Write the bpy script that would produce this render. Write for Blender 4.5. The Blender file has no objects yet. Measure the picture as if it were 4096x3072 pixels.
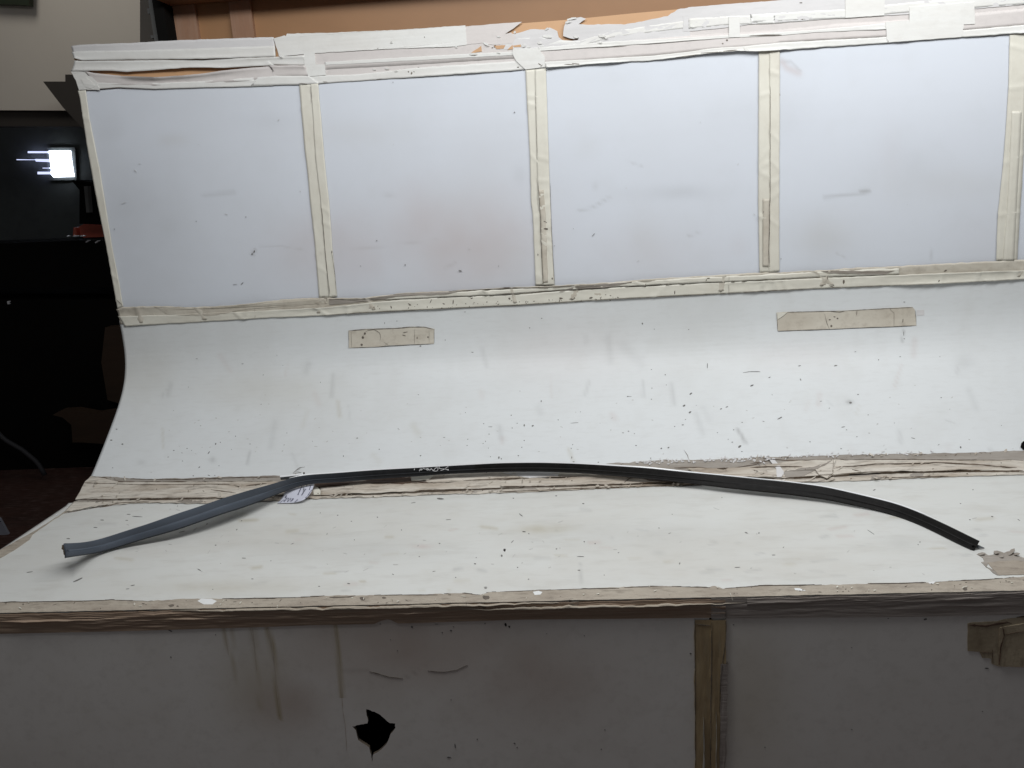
import bpy, math, random
import numpy as np
from mathutils import Vector, Matrix
from mathutils.geometry import tessellate_polygon

sc = bpy.context.scene
# ------------------------------------------------------------------ camera
CZ = 1.41                                   # camera height above the workshop floor
PITCH, YAW, ROLL, FPX = math.radians(14.287), math.radians(-4.3855), math.radians(-3.4905), 3227.0
def cam_axes(p, yw, r):
    f = np.array([math.sin(yw)*math.cos(p), math.cos(yw)*math.cos(p), -math.sin(p)])
    rt = np.array([math.cos(yw), -math.sin(yw), 0.]); up = np.cross(rt, f)
    c, s = math.cos(r), math.sin(r)
    return f, c*rt+s*up, -s*rt+c*up
FW, RT, UP = cam_axes(PITCH, YAW, ROLL)
cd = bpy.data.cameras.new('camera'); cam = bpy.data.objects.new('camera', cd)
sc.collection.objects.link(cam); sc.camera = cam
cam.matrix_world = Matrix(((RT[0], UP[0], -FW[0], 0), (RT[1], UP[1], -FW[1], 0), (RT[2], UP[2], -FW[2], CZ), (0, 0, 0, 1)))
cd.sensor_width = 36; cd.lens = 36*FPX/4096; cd.clip_start = .02; cd.clip_end = 60
# ------------------------------------------------------------------ light
w = bpy.data.worlds.new("World"); sc.world = w; w.use_nodes = True
w.node_tree.nodes['Background'].inputs[0].default_value = (.93, .95, 1, 1)
w.node_tree.nodes['Background'].inputs[1].default_value = .09
def area(name, loc, tgt, sx, sy, power, col, spread=180):
    l = bpy.data.lights.new(name, 'AREA'); l.shape = 'RECTANGLE'; l.size = sx; l.size_y = sy
    l.energy = power; l.color = col; l.spread = math.radians(spread)
    o = bpy.data.objects.new(name, l); sc.collection.objects.link(o); o.location = loc
    o.rotation_euler = (Vector(tgt)-Vector(loc)).to_track_quat('-Z', 'Y').to_euler()
area('ceiling_lamp', (.30, 1.02, 2.22), (.15, 1.60, 1.1), 2.2, .3, 22.5, (.97, .985, 1))
area('back_wall_fill', (-1.9, 2.5, 2.9), (-1.2, 3.6, 1.9),   .6, .6, 4.2, (1, .97, .92))  # unseen fill added to brighten the pale wall at far left
sc.view_settings.view_transform = 'Standard'; sc.view_settings.look = 'None'
sc.view_settings.exposure = 0; sc.view_settings.gamma = 1; sc.view_settings.use_curve_mapping = False

rng = np.random.default_rng(7); random.seed(7)
# ------------------------------------------------------------------ section of the stand (y, z relative to the camera)
PROF = np.array([(1.781, .42), (1.7752, .22), (1.768, .08), (1.764, -.08), (1.763, -.2), (1.764, -.25), (1.768, -.30), (1.768, -.345),
 (1.756, -.384), (1.731, -.418), (1.705, -.443), (1.676, -.467), (1.645, -.491), (1.600, -.526), (1.554, -.562),
 (1.531, -.573), (1.508, -.582), (1.487, -.589), (1.4706, -.5925), (1.40, -.5925), (1.30, -.5925), (1.15, -.5925), (1.0479, -.5925), (1.0479, -.70), (1.0479, -1.41)])
def _spline(P, k):
    out = []
    for i in range(len(P)-1):
        p0 = P[max(i-1, 0)]; p1 = P[i]; p2 = P[i+1]; p3 = P[min(i+2, len(P)-1)]
        for j in range(k):
            t = j/k; out.append(.5*((2*p1)+(-p0+p2)*t+(2*p0-5*p1+4*p2-p3)*t*t+(-p0+3*p1-3*p2+p3)*t**3))
    return out+[P[-1]]
_q = PROF[:19].copy()
for _ in range(2): _q[5:-3] = (_q[4:-4]+2*_q[5:-3]+_q[6:-2])/4
PROF = np.concatenate([np.array(_spline(_q, 4)), PROF[19:]]); NSL = 18*4
SEGL = np.linalg.norm(np.diff(PROF, axis=0), axis=1); ARC = np.concatenate([[0], np.cumsum(SEGL)])
_d = np.diff(PROF, axis=0)/SEGL[:, None]; SN = np.stack([_d[:, 1], -_d[:, 0]], 1)      # outward normal (towards camera / up)
VN = np.zeros_like(PROF); VN[0] = SN[0]; VN[-1] = SN[-1]
for i in range(1, len(PROF)-1):
    n = SN[i-1]+SN[i]; VN[i] = n/np.linalg.norm(n)
iE = NSL+4                                       # the sharp front edge
S_EDGE = ARC[iE]; S_SLOW = ARC[NSL]
XL = -1.0265; XR = 1.25
def ray(px, py):
    px = np.asarray(px, float); py = np.asarray(py, float)
    return FW+RT*((px-2048)/FPX)[..., None]-UP*((py-1536)/FPX)[..., None]
def hit_s(px, py):
    """pixel of the survey photograph -> (x, arc position) on the stand"""
    d = ray(px, py).reshape(-1, 3); best = np.full(len(d), 1e9); S = np.zeros(len(d))
    for i in range(len(SEGL)):
        a = PROF[i]; e = PROF[i+1]-a
        det = d[:, 1]*(-e[1])+d[:, 2]*e[0]
        det = np.where(abs(det) < 1e-9, 1e-9, det)
        t = (a[0]*(-e[1])+a[1]*e[0])/det
        q = np.where(abs(e[0]) > abs(e[1]), (t*d[:, 1]-a[0])/(e[0] if abs(e[0]) > 1e-9 else 1), (t*d[:, 2]-a[1])/(e[1] if abs(e[1]) > 1e-9 else 1))
        lo = -1e-4 if i else -9; hi = 1+1e-4 if i < len(SEGL)-1 else 9
        ok = (t > 0) & (q >= lo) & (q <= hi) & (t < best)
        best = np.where(ok, t, best); S = np.where(ok, ARC[i]+q*SEGL[i], S)
    return d[:, 0]*best, S
def surf(x, S, off=0.):
    x = np.asarray(x, float); S = np.asarray(S, float)
    i = np.clip(np.searchsorted(ARC, S, side='right')-1, 0, len(SEGL)-1)
    q = (S-ARC[i])/SEGL[i]; P = PROF[i]+(PROF[i+1]-PROF[i])*q[..., None]
    a = VN[i].copy(); b = VN[i+1].copy()
    fl = (i == iE-1); b[fl] = SN[iE-1]; fl = (i >= iE); a[fl] = SN[iE]; b[fl] = SN[iE]
    N = a+(b-a)*np.clip(q, 0, 1)[..., None]; N /= np.linalg.norm(N, axis=-1)[..., None]
    P = P+N*np.asarray(off)[..., None] if np.ndim(off) else P+N*off
    return np.stack([x, P[..., 0], P[..., 1]+CZ], -1), np.stack([0*x, N[..., 0], N[..., 1]], -1)
def at(px, py, h=0.):
    """point h above the stand's surface seen at a photo pixel"""
    x, S = hit_s([px], [py]); P, N = surf(x, S); d = ray(px, py); n = N[0]
    o = np.array([0, 0, CZ]); t = np.linalg.norm(P[0]-o)/np.linalg.norm(d)
    t -= h/abs(float(d@n)); return o+d*t, n
def onY(px, py, Y):
    d = ray(px, py); t = Y/d[..., 1]; return np.array([0, 0, CZ])+d*np.asarray(t)[..., None]
# crops used when surveying the photograph
def C(k, *pts):
    x0 = {'1': 0, '2': 1000, '3': 2000, '4': 3000}[k[1]]; y0 = {'a': 0, 'b': 700, 'c': 1450, 'd': 2250}[k[0]]
    s = 2.018 if k[1] == '4' else 2.011
    return [(x0+x/s, y0+y/s) for x, y in pts]
# ------------------------------------------------------------------ noise
def _h(i, j, s):
    n = (i*374761393+j*668265263+s*1442695041) & 0xffffffff
    n = ((n ^ (n >> 13))*1274126177) & 0xffffffff
    return ((n ^ (n >> 16)) & 0xffff)/65535.
def noise(x, y, s=0):
    x = np.asarray(x, float); y = np.asarray(y, float)
    i = np.floor(x).astype(np.int64); j = np.floor(y).astype(np.int64); u = x-i; v = y-j
    u = u*u*(3-2*u); v = v*v*(3-2*v)
    return (_h(i, j, s)*(1-u)+_h(i+1, j, s)*u)*(1-v)+(_h(i, j+1, s)*(1-u)+_h(i+1, j+1, s)*u)*v
def fbm(x, y, s=0, o=3):
    return sum(noise(x*2**k, y*2**k, s+k*17)/2**k for k in range(o))/(2-2**(1-o))
# ------------------------------------------------------------------ objects
def mesh_obj(name, V, F, mat, parent=None, smooth=False, attr=None, kind=None, mats=None):
    V = np.asarray(V, float)
    if parent is not None: V = V-np.array(root_loc(parent))
    me = bpy.data.meshes.new(name); me.from_pydata(V.tolist(), [], [list(map(int, f)) for f in F])
    if mat: me.materials.append(mat)
    if smooth: me.polygons.foreach_set('use_smooth', [True]*len(me.polygons))
    if attr is not None:
        a = me.color_attributes.new('stain_sheen', 'FLOAT_COLOR', 'POINT')
        a.data.foreach_set('color', np.concatenate([attr, np.ones((len(attr), 1))], 1).astype(np.float32).ravel())
    me.update(); o = bpy.data.objects.new(name, me); sc.collection.objects.link(o)
    if parent is not None: o.parent = parent
    if kind: o['kind'] = kind
    return o
def root_loc(p):
    l = np.array(p.location)
    while p.parent: p = p.parent; l = l+np.array(p.location)
    return l
from mathutils.bvhtree import BVHTree
TREE = [None]
def refresh():
    V = []; F = []; l = np.array(table.location)
    for o in table.children:
        if o.name.split('.')[0] in ('acrylic_panel', 'curved_backdrop', 'table_top', 'front_board', 'side_board', 'back_board', 'backdrop_support') or o.get('kind') == 'stuff': continue
        k = len(V); V += [tuple(np.array(v.co)+l) for v in o.data.vertices]; F += [tuple(k+i for i in p.vertices) for p in o.data.polygons]
    TREE[0] = BVHTree.FromPolygons(V, F) if F else None
def heights(x, S, add=.0004):
    P, N = surf(x, S, 0.*np.asarray(x)); out = []
    for p, n in zip(P, N):
        h = 0.
        if TREE[0]:
            r = TREE[0].ray_cast(Vector(p+n*.06), Vector(-n), .0599)
            if r[0] is not None: h = max(0., .06-r[3])
        out.append(h+add)
    return np.array(out)
def tag(o, label=None, cat=None, group=None, kind=None):
    if label: o['label'] = label
    if cat: o['category'] = cat
    if group: o['group'] = group
    if kind: o['kind'] = kind
    return o
def empty(name, loc, label, cat, group=None):
    o = bpy.data.objects.new(name, None); sc.collection.objects.link(o); o.location = loc; o.empty_display_size = .1
    return tag(o, label, cat, group)
# ------------------------------------------------------------------ materials
def M(name, base, rough=.6, dirt=None, dirtamt=.5, scale=6, stretch=(1, 1, 1), fine=None, bump=.0, bscale=80, bstretch=(1, 1, 1), spec=.5, metal=0, stain_sheen=False, stcols=None, emis=None, thr=(.45, .75)):
    m = bpy.data.materials.new(name); m.use_nodes = True; nt = m.node_tree; N = nt.nodes; L = nt.links
    b = N['Principled BSDF']; b.inputs['Roughness'].default_value = rough; b.inputs['Metallic'].default_value = metal
    b.inputs['Specular IOR Level'].default_value = spec
    tc = N.new('ShaderNodeTexCoord')
    def mp(st, sc_):
        q = N.new('ShaderNodeMapping'); q.inputs['Scale'].default_value = tuple(a*sc_ for a in st); L.new(tc.outputs['Object'], q.inputs[0]); return q.outputs[0]
    def nz(vec, detail=5, rg=.6):
        q = N.new('ShaderNodeTexNoise'); q.inputs['Scale'].default_value = 1; q.inputs['Detail'].default_value = detail; q.inputs['Roughness'].default_value = rg
        L.new(vec, q.inputs['Vector']); return q.outputs[0]
    def ramp(v, lo, hi, amt):
        q = N.new('ShaderNodeMapRange'); q.inputs[1].default_value = lo; q.inputs[2].default_value = hi; q.inputs[3].default_value = 0; q.inputs[4].default_value = amt
        L.new(v, q.inputs[0]); return q.outputs[0]
    def mix(a, c, fac, mode='MIX'):
        q = N.new('ShaderNodeMix'); q.data_type = 'RGBA'; q.blend_type = mode
        if isinstance(a, tuple): q.inputs[6].default_value = (*a, 1)
        else: L.new(a, q.inputs[6])
        if isinstance(c, tuple): q.inputs[7].default_value = (*c, 1)
        else: L.new(c, q.inputs[7])
        if isinstance(fac, float): q.inputs[0].default_value = fac
        else: L.new(fac, q.inputs[0])
        return q.outputs[2]
    col = base
    if dirt:
        col = mix(col, dirt, ramp(nz(mp(stretch, scale)), thr[0], thr[1], dirtamt))
        col = mix(col, dirt, ramp(nz(mp(stretch, scale*5.3)), .5, .8, dirtamt*.6))
    if fine:
        v = nz(mp(fine[1], fine[0]), 3, .7); col = mix(col, fine[2], ramp(v, .5, .78, fine[3]))
    if stain_sheen:
        at_ = N.new('ShaderNodeAttribute'); at_.attribute_name = 'stain_sheen'; sp = N.new('ShaderNodeSeparateColor'); L.new(at_.outputs[0], sp.inputs[0])
        for k, c in enumerate(stcols): col = mix(col, c, sp.outputs[k])
    if isinstance(col, tuple): b.inputs['Base Color'].default_value = (*col, 1)
    else: L.new(col, b.inputs['Base Color'])
    if bump:
        bp = N.new('ShaderNodeBump'); bp.inputs['Strength'].default_value = bump; bp.inputs['Distance'].default_value = .002
        L.new(nz(mp(bstretch, bscale), 6, .65), bp.inputs['Height']); L.new(bp.outputs[0], b.inputs['Normal'])
    if emis:
        b.inputs['Emission Color'].default_value = (*emis[0], 1); b.inputs['Emission Strength'].default_value = emis[1]
    return m
STC_ = None
STC = [(.30, .30, .29), (.50, .38, .34), (.34, .27, .12)]
m_acr = M('blue_white_acrylic', (.705, .738, .79), .32, (.62, .64, .66), .3, 3, bump=.03, bscale=12, stain_sheen=True, stcols=STC, spec=.35)
m_curve = M('white_laminate', (.73, .75, .748), .42, (.60, .60, .575), .45, 3.2, (1, 1, .5), fine=(30, (1, 4, 4), (.56, .56, .54), .22), bump=.04, bscale=20, stain_sheen=True, stcols=STC, spec=.3)
m_top = M('worn_white_table_laminate', (.675, .68, .65), .42, (.56, .535, .48), .55, 4, (.7, 1.2, 1), fine=(22, (.5, 1.6, 1), (.42, .40, .35), .3), bump=.05, bscale=30, bstretch=(.8, 1.4, 1), stain_sheen=True, stcols=STC, spec=.35)
m_torn = M('torn_board_edge', (.14, .11, .08), .9, (.05, .04, .03), .6, 40)
m_front = M('grey_front_board', (.79, .765, .725), .6, (.64, .60, .54), .6, 2.2, fine=(55, (1, 1, 1), (.5, .47, .43), .25), bump=.05, bscale=40, stain_sheen=True, stcols=[(.2, .18, .16), (.46, .36, .30), (.46, .39, .26)], spec=.2)
m_tapew = M('white_masking_tape', (.77, .765, .73), .6, (.66, .63, .58), .5, 7, (.6, 1, 3), fine=(50, (1, 1, 1), (.62, .6, .56), .3), bump=.25, bscale=35, bstretch=(1, 2, 2))
m_tapep = M('greyish_pink_masking_tape', (.68, .635, .605), .65, (.56, .52, .50), .6, 8, (.4, 1, 3), fine=(60, (1, 1, 1), (.5, .47, .45), .3), bump=.22, bscale=35, bstretch=(1, 2, 2))
m_tapeg = M('grey_masking_tape', (.68, .665, .655), .65, (.50, .49, .48), .6, 8, (.4, 1, 3), bump=.22, bscale=35)
m_tapec = M('cream_masking_tape', (.75, .725, .63), .5, (.60, .555, .46), .45, 5, (1, 1, 1), fine=(30, (1, 1, 1), (.50, .45, .37), .2), bump=.18, bscale=40)
m_taped = M('dirty_cream_masking_tape', (.62, .575, .485), .6, (.42, .36, .28), .6, 6, (1, 1, 1.4), fine=(45, (1, 1, 1), (.26, .21, .16), .4), bump=.3, bscale=60)
m_seam = M('crumpled_cream_tape', (.66, .61, .53), .65, (.33, .25, .175), .95, 9, (.35, 3, 3), fine=(38, (.6, 4, 4), (.12, .085, .06), .75), bump=.9, bscale=60, bstretch=(.35, 3, 3))
m_seamb = M('brown_grey_stripped_tape', (.35, .315, .275), .75, (.18, .145, .11), .7, 10, (.3, 3, 3), fine=(60, (.5, 4, 4), (.5, .46, .42), .45), bump=.8, bscale=60, bstretch=(.35, 3, 3))
m_brown = M('dark_brown_glue_stain', (.10, .06, .04), .6, (.22, .15, .10), .6, 14, bump=.5, bscale=80)
m_fband = M('worn_beige_edge_tape', (.43, .38, .31), .7, (.26, .21, .165), .7, 12, (.6, 1.5, 1), fine=(60, (.7, 2, 1), (.12, .09, .07), .6), bump=.5, bscale=70)
m_ftape = M('brown_grimy_tape', (.40, .295, .215), .6, (.20, .135, .095), .6, 7, (.3, 1, 5), fine=(30, (.3, 1, 6), (.42, .36, .30), .25), bump=.4, bscale=40, bstretch=(.3, 1, 4), spec=.3)
m_ftaper = M('grey_brown_grimy_tape', (.36, .32, .29), .6, (.24, .20, .17), .6, 6, (.3, 1, 5), fine=(30, (.3, 1, 6), (.15, .12, .1), .4), bump=.6, bscale=40, bstretch=(.3, 1, 4), spec=.3)
m_fold = M('pale_folded_tape_edge', (.46, .40, .32), .6, (.3, .25, .19), .5, 20, bump=.3)
m_post = M('brown_stained_tape', (.46, .35, .20), .55, (.13, .08, .045), .8, 5, (3, 1, .6), fine=(40, (3, 1, .4), (.46, .42, .3), .4), bump=.5, bscale=40, bstretch=(3, 1, .5))
m_pole = M('pale_tape_ridge', (.50, .48, .42), .5, (.3, .25, .17), .5, 8, bump=.3)
m_patchf = M('old_brown_patch_tape', (.52, .44, .31), .7, (.22, .165, .10), .7, 9, fine=(50, (3, 1, 1), (.13, .09, .06), .5), bump=.5, bscale=50)
m_board = M('tan_hardboard', (.60, .36, .19), .55, (.50, .29, .15), .5, 5, (.5, 1, 1), bump=.05)
m_part = M('brown_hardboard', (.40, .215, .10), .5, (.33, .175, .08), .6, 3, (.6, 1, 1), bump=.04, bscale=15)
m_batt = M('pink_brown_batten', (.36, .20, .12), .55, (.42, .27, .19), .6, 8, (6, 1, .6), fine=(50, (5, 1, .5), (.25, .14, .09), .4), bump=.2)
m_shade_bd = M('dark_brown_shade_board', (.24, .13, .07), .6, (.15, .08, .05), .5, 4)
m_metal = M('grey_painted_steel', (.13, .13, .125), .5, (.07, .07, .065), .6, 12, bump=.2)
m_wall = M('beige_grey_plaster', (.74, .68, .59), .9, (.66, .60, .52), .5, 1.5, bump=.1)
m_dwall = M('dark_grey_wall', (.10, .11, .108), .9, (.03, .03, .03), .5, 2)  # dark grey also carries the gloom of the deep far room
m_dark = M('black_shadowed_paint', (.008, .0075, .007), .95, (.012, .011, .010), .5, 3, spec=.05)  # near-black on the far-left pieces stands for the room's unlit depth
m_floor = M('dark_reddish_floor', (.085, .040, .030), .5, (.03, .02, .018), .7, 3, (1, 3, 1), fine=(14, (1, 6, 1), (.34, .25, .22), .7), bump=.2, bscale=10)
m_dwood = M('dull_brown_wood', (.06, .035, .02), .6, (.03, .02, .012), .6, 5, (1, 1, 5))
m_red = M('rusty_red_paint', (.75, .16, .10), .6, (.3, .06, .04), .5, 5)
m_white = M('white_plastic', (.75, .75, .78), .4)
m_scrap = M('dull_clear_plastic', (.28, .29, .33), .4)
m_paint = M('white_paint_chip', (.82, .83, .82), .5, (.6, .6, .58), .3, 30)
m_gouge_shade = M('dark_gouge_shade', (.15, .125, .10), .8, (.06, .05, .04), .8, 25)
m_sgrime_shade = M('brown_seam_grime_shade', (.11, .08, .055), .8, (.22, .16, .11), .7, 25)
m_spot = M('grey_spot', (.17, .165, .155), .8, (.07, .065, .06), .7, 12)
m_gougel = M('grey_scuff', (.52, .51, .49), .8)
m_rub = M('black_trim_rubber', (.011, .010, .009), .6, (.018, .016, .015), .6, 14, (1, 1, 1), fine=(90, (1, 1, 1), (.04, .038, .035), .3), bump=.12, bscale=120, stain_sheen=True, stcols=[(.09, .108, .135), (.07, .05, .03), (.02, .02, .02)], spec=.15)
m_edge_hilite = M('bright_trim_edge', (.90, .91, .92), .3, metal=0, spec=.8)
m_lip = M('dark_slate_trim_back', (.05, .055, .06), .5)
m_mud = M('dried_mud', (.16, .12, .08), .9, (.05, .04, .03), .7, 60, bump=.6, bscale=200)
m_chalk = M('white_chalk', (.72, .72, .72), .9)
m_paper = M('white_tag_paper', (.66, .67, .76), .55, (.6, .6, .68), .3, 20)
m_ink = M('grey_print_ink', (.12, .12, .17), .6)
m_tie = M('clear_tag_tie', (.22, .23, .25), .35)
m_green = M('dark_green_board', (.02, .03, .012), .7)
m_glow = M('daylit_window_pane', (.8, .85, 1), .5, emis=((.80, .88, 1.0), 5.0))
m_glow2 = M('daylit_slat', (.6, .65, .9), .5, emis=((.62, .68, 1.0), 1.3))
m_beam = M('dark_brown_beam', (.05, .042, .035), .8, (.035, .03, .025), .5, 3)
# ------------------------------------------------------------------ building blocks
def poly_on(name, pts, mat, parent, off=.001, thick=.0004, kind=None, holes=(), jag=0., seed=1, step=14, relief=0.):
    """a thin piece lying on the stand, outlined in photo pixels"""
    def dens(pl):
        out = []
        for (a, b) in zip(pl, pl[1:]+pl[:1]):
            a = np.array(a); b = np.array(b); n = max(1, int(np.hypot(*(b-a))/step))
            for k in range(n):
                p = a+(b-a)*k/n
                if jag and k: p = p+(np.array([noise(p[0]*.09, p[1]*.09, seed), noise(p[0]*.09, p[1]*.09, seed+5)])-.5)*2*jag
                out.append(tuple(p))
        return out
    loops = [dens(list(pts))]+[dens(list(h)) for h in holes]
    allp = np.array([p for l in loops for p in l]); x, S = hit_s(allp[:, 0], allp[:, 1])
    snap = off is None; off0 = heights(x, S) if snap else off*(.42 if mat.name not in ('white_masking_tape', 'grey_masking_tape', 'greyish_pink_masking_tape', 'tan_hardboard') else .26)
    o = off0+(relief*.5*noise(x*40, S*60, seed) if relief else 0)
    P, N = surf(x, S, o+thick if not np.ndim(o) else o+thick); B, _ = surf(x, S, np.maximum(o-.0009, .0001))
    tl = []; k = 0
    for l in loops: tl.append([Vector((x[k+i], S[k+i], 0)) for i in range(len(l))]); k += len(l)
    tris = tessellate_polygon(tl); n = len(allp); F = []
    for t in tris:
        a, b, c = t
        cr = (x[b]-x[a])*(S[c]-S[a])-(S[b]-S[a])*(x[c]-x[a])
        F.append(t if cr < 0 else (a, c, b))
    k = 0
    for l in loops:
        m = len(l)
        for i in range(m): F.append((k+i, k+(i+1) % m, n+k+(i+1) % m, n+k+i))
        k += m
    return mesh_obj(name, np.concatenate([P, B]), F, mat, parent, kind=kind)
def resamp(pl, n):
    pl = np.array(pl, float); d = np.concatenate([[0], np.cumsum(np.hypot(*np.diff(pl, axis=0).T))])
    u = np.linspace(0, d[-1], n); return np.stack([np.interp(u, d, pl[:, 0]), np.interp(u, d, pl[:, 1])], 1)
def extend(pl):
    """carry a run that leaves the picture on to the right end of the stand"""
    pl = list(pl)
    if pl[-1][0] < 4125: return pl
    x, S = hit_s([pl[-1][0]], [pl[-1][1]]); out = []
    for xx in np.linspace(x[0]+.02, XR-.003, 5):
        P, _ = surf(np.array([xx]), S); a, b = project(P); out.append((float(a[0]), float(b[0])))
    return pl+out
def strip(name, top, bot, mat, parent, off=.0012, amp=.001, fu=.02, fv=4, seed=1, jag=(1., 1.), lift=(0, 0), nv=6, step=9, creases=0, kind=None, ends=0.):
    """a long tape between two edge lines (photo pixels), wrinkled, edges turned down to the surface"""
    if abs(top[-1][0]-top[0][0]) > abs(top[-1][1]-top[0][1]): top = extend(top); bot = extend(bot)
    L = np.hypot(*(np.array(top[-1])-np.array(top[0])))
    nu = max(4, int(L/step)); T = resamp(top, nu); B = resamp(bot, nu)
    ii = np.arange(nu)
    T[:, 1] += (fbm(ii*.35, 0*ii, seed)-.5)*2*jag[0]*(1 if abs(T[-1, 0]-T[0, 0]) > abs(T[-1, 1]-T[0, 1]) else 0)
    T[:, 0] += (fbm(ii*.35, 0*ii, seed+3)-.5)*2*jag[0]*.6
    B[:, 1] += (fbm(ii*.35, 0*ii, seed+9)-.5)*2*jag[1]*(1 if abs(T[-1, 0]-T[0, 0]) > abs(T[-1, 1]-T[0, 1]) else 0)
    B[:, 0] += (fbm(ii*.35, 0*ii, seed+13)-.5)*2*jag[1]*.6
    v = np.linspace(0, 1, nv)
    G = T[:, None]*(1-v)[None, :, None]+B[:, None]*v[None, :, None]
    x, S = hit_s(G[..., 0].ravel(), G[..., 1].ravel())
    uu, vv = np.meshgrid(ii*step, v, indexing='ij'); uu = uu.ravel(); vv = vv.ravel(); off = off*(.42 if mat.name not in ('white_masking_tape', 'grey_masking_tape', 'greyish_pink_masking_tape') else .26); amp = amp*(.9 if name == 'seam_tape' else .22 if mat.name.startswith(('white', 'grey')) else .62)
    h = fbm(uu*fu, vv*fv, seed+20, 4)
    h = abs(h-.5)*2
    h = amp*(h**.7)
    if creases:
        r2 = np.random.default_rng(seed)
        for c in range(creases):
            c0 = r2.random()*nu*step; h += amp*1.6*np.exp(-((uu-c0-(vv-.5)*r2.normal()*30)/7)**2)
    lf = lift[0]*np.clip(1-vv*2.2, 0, 1)**2*np.clip(fbm(uu*.004+3, 0*uu, seed+31)*2.4-.9, 0, 1)+lift[1]*np.clip(vv*2.2-1.2, 0, 1)**2*np.clip(fbm(uu*.004+9, 0*uu, seed+37)*2.4-.9, 0, 1)
    P, N = surf(x, S, off+h+lf)
    idx = np.arange(nu*nv).reshape(nu, nv); F = []
    for i in range(nu-1):
        for j in range(nv-1): F.append((idx[i, j], idx[i, j+1], idx[i+1, j+1], idx[i+1, j]))
    ring = list(idx[:, 0])+list(idx[-1, 1:])+list(idx[::-1, -1][1:])+list(idx[0, ::-1][1:-1])
    Q, _ = surf(x[ring], S[ring], np.maximum((off+h+lf)[ring]-.0008, .0001)); n = nu*nv; m = len(ring)
    for i in range(m): F.append((ring[i], ring[(i+1) % m], n+(i+1) % m, n+i))
    o = mesh_obj(name, np.concatenate([P, Q]), F, mat, parent, smooth=False, kind=kind)
    o.data.polygons.foreach_set('use_smooth', [True]*((nu-1)*(nv-1))+[False]*m); return o
def sheet(name, x0, x1, s0, s1, mat, parent, off=0., thick=.004, step=.005, stains=None, smooth=True, wob=0.):
    nx = max(2, int((x1-x0)/step)+1); ns = max(2, int((s1-s0)/step)+1)
    xs = np.linspace(x0, x1, nx); ss = np.linspace(s0, s1, ns)
    brk = [a for a in ARC if s0+1e-4 < a < s1-1e-4]; ss = np.sort(np.concatenate([ss, brk])); ns = len(ss)
    X, S_ = np.meshgrid(xs, ss, indexing='ij'); X = X.ravel(); S_ = S_.ravel()
    P, N = surf(X, S_, off+(wob*(fbm(X*3, S_*3, 5)-1) if wob else 0*X)); st = stain_at(P, stains) if stains is not None else None
    idx = np.arange(nx*ns).reshape(nx, ns)
    a = idx[:-1, :-1].ravel(); b = idx[:-1, 1:].ravel(); c = idx[1:, 1:].ravel(); d = idx[1:, :-1].ravel()
    F = np.stack([a, b, c, d], 1).tolist()
    ring = list(idx[:, 0])+list(idx[-1, 1:])+list(idx[::-1, -1][1:])+list(idx[0, ::-1][1:-1])
    Q, _ = surf(X[ring], S_[ring], off-thick); n = nx*ns; m = len(ring)
    F += [(ring[i], ring[(i+1) % m], n+(i+1) % m, n+i) for i in range(m)]
    if st is not None: st = np.concatenate([st, st[ring]])
    o = mesh_obj(name, np.concatenate([P, Q]), F, mat, parent, smooth=False, attr=st)
    if smooth: o.data.polygons.foreach_set('use_smooth', [True]*(nx-1)*(ns-1)+[False]*m)
    return o
def project(P):
    v = P-np.array([0, 0, CZ]); d = v@FW
    return 2048+FPX*(v@RT)/d, 1536-FPX*(v@UP)/d
def stain_at(P, stains):
    px, py = project(P); out = np.zeros((len(P), 3))
    for s in stains:
        k = s[0]; ch, amt, wdt = s[1], s[2], s[3]; pl = np.array(s[4], float)
        if k == 'line':
            dm = np.full(len(px), 1e9)
            for a, b in zip(pl[:-1], pl[1:]):
                e = b-a; t = np.clip(((px-a[0])*e[0]+(py-a[1])*e[1])/(e@e), 0, 1)
                dm = np.minimum(dm, np.hypot(px-a[0]-t*e[0], py-a[1]-t*e[1]))
            g = np.exp(-(dm/wdt)**2)
        else:
            (cx, cy), (rx, ry) = pl
            g = np.exp(-(((px-cx)/rx)**2+((py-cy)/ry)**2))*(.5+1.0*fbm(px*wdt, py*wdt, int(cx)))
        out[:, ch] = np.maximum(out[:, ch], np.clip(g*amt, 0, 1))
    return out
def box(name, lo, hi, mat, parent=None, kind=None, bevel=0.):
    x0, y0, z0 = lo; x1, y1, z1 = hi
    V = [(x0, y0, z0), (x1, y0, z0), (x1, y1, z0), (x0, y1, z0), (x0, y0, z1), (x1, y0, z1), (x1, y1, z1), (x0, y1, z1)]
    F = [(0, 3, 2, 1), (4, 5, 6, 7), (0, 1, 5, 4), (1, 2, 6, 5), (2, 3, 7, 6), (3, 0, 4, 7)]
    o = mesh_obj(name, V, F, mat, parent, kind=kind)
    if bevel:
        b = o.modifiers.new('bevel', 'BEVEL'); b.width = bevel; b.segments = 2
    return o
def prismY(name, pts, Y, thick, mat, parent=None, kind=None):
    """outline seen at photo pixels standing at depth Y, given real thickness behind"""
    p = np.array(pts, float); A = onY(p[:, 0], p[:, 1], np.full(len(p), Y)); B = A.copy(); B[:, 1] += thick
    B[:, 0] = A[:, 0]; n = len(A)
    tris = tessellate_polygon([[Vector((a[0], a[2], 0)) for a in A]]); F = []
    for a, b, c in tris:
        cr = (A[b, 0]-A[a, 0])*(A[c, 2]-A[a, 2])-(A[b, 2]-A[a, 2])*(A[c, 0]-A[a, 0])
        t = (a, b, c) if cr > 0 else (a, c, b); F.append(t); F.append(tuple(n+q for q in t[::-1]))
    for i in range(n): F.append((i, (i+1) % n, n+(i+1) % n, n+i))
    return mesh_obj(name, np.concatenate([A, B]), F, mat, parent, kind=kind)
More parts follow.
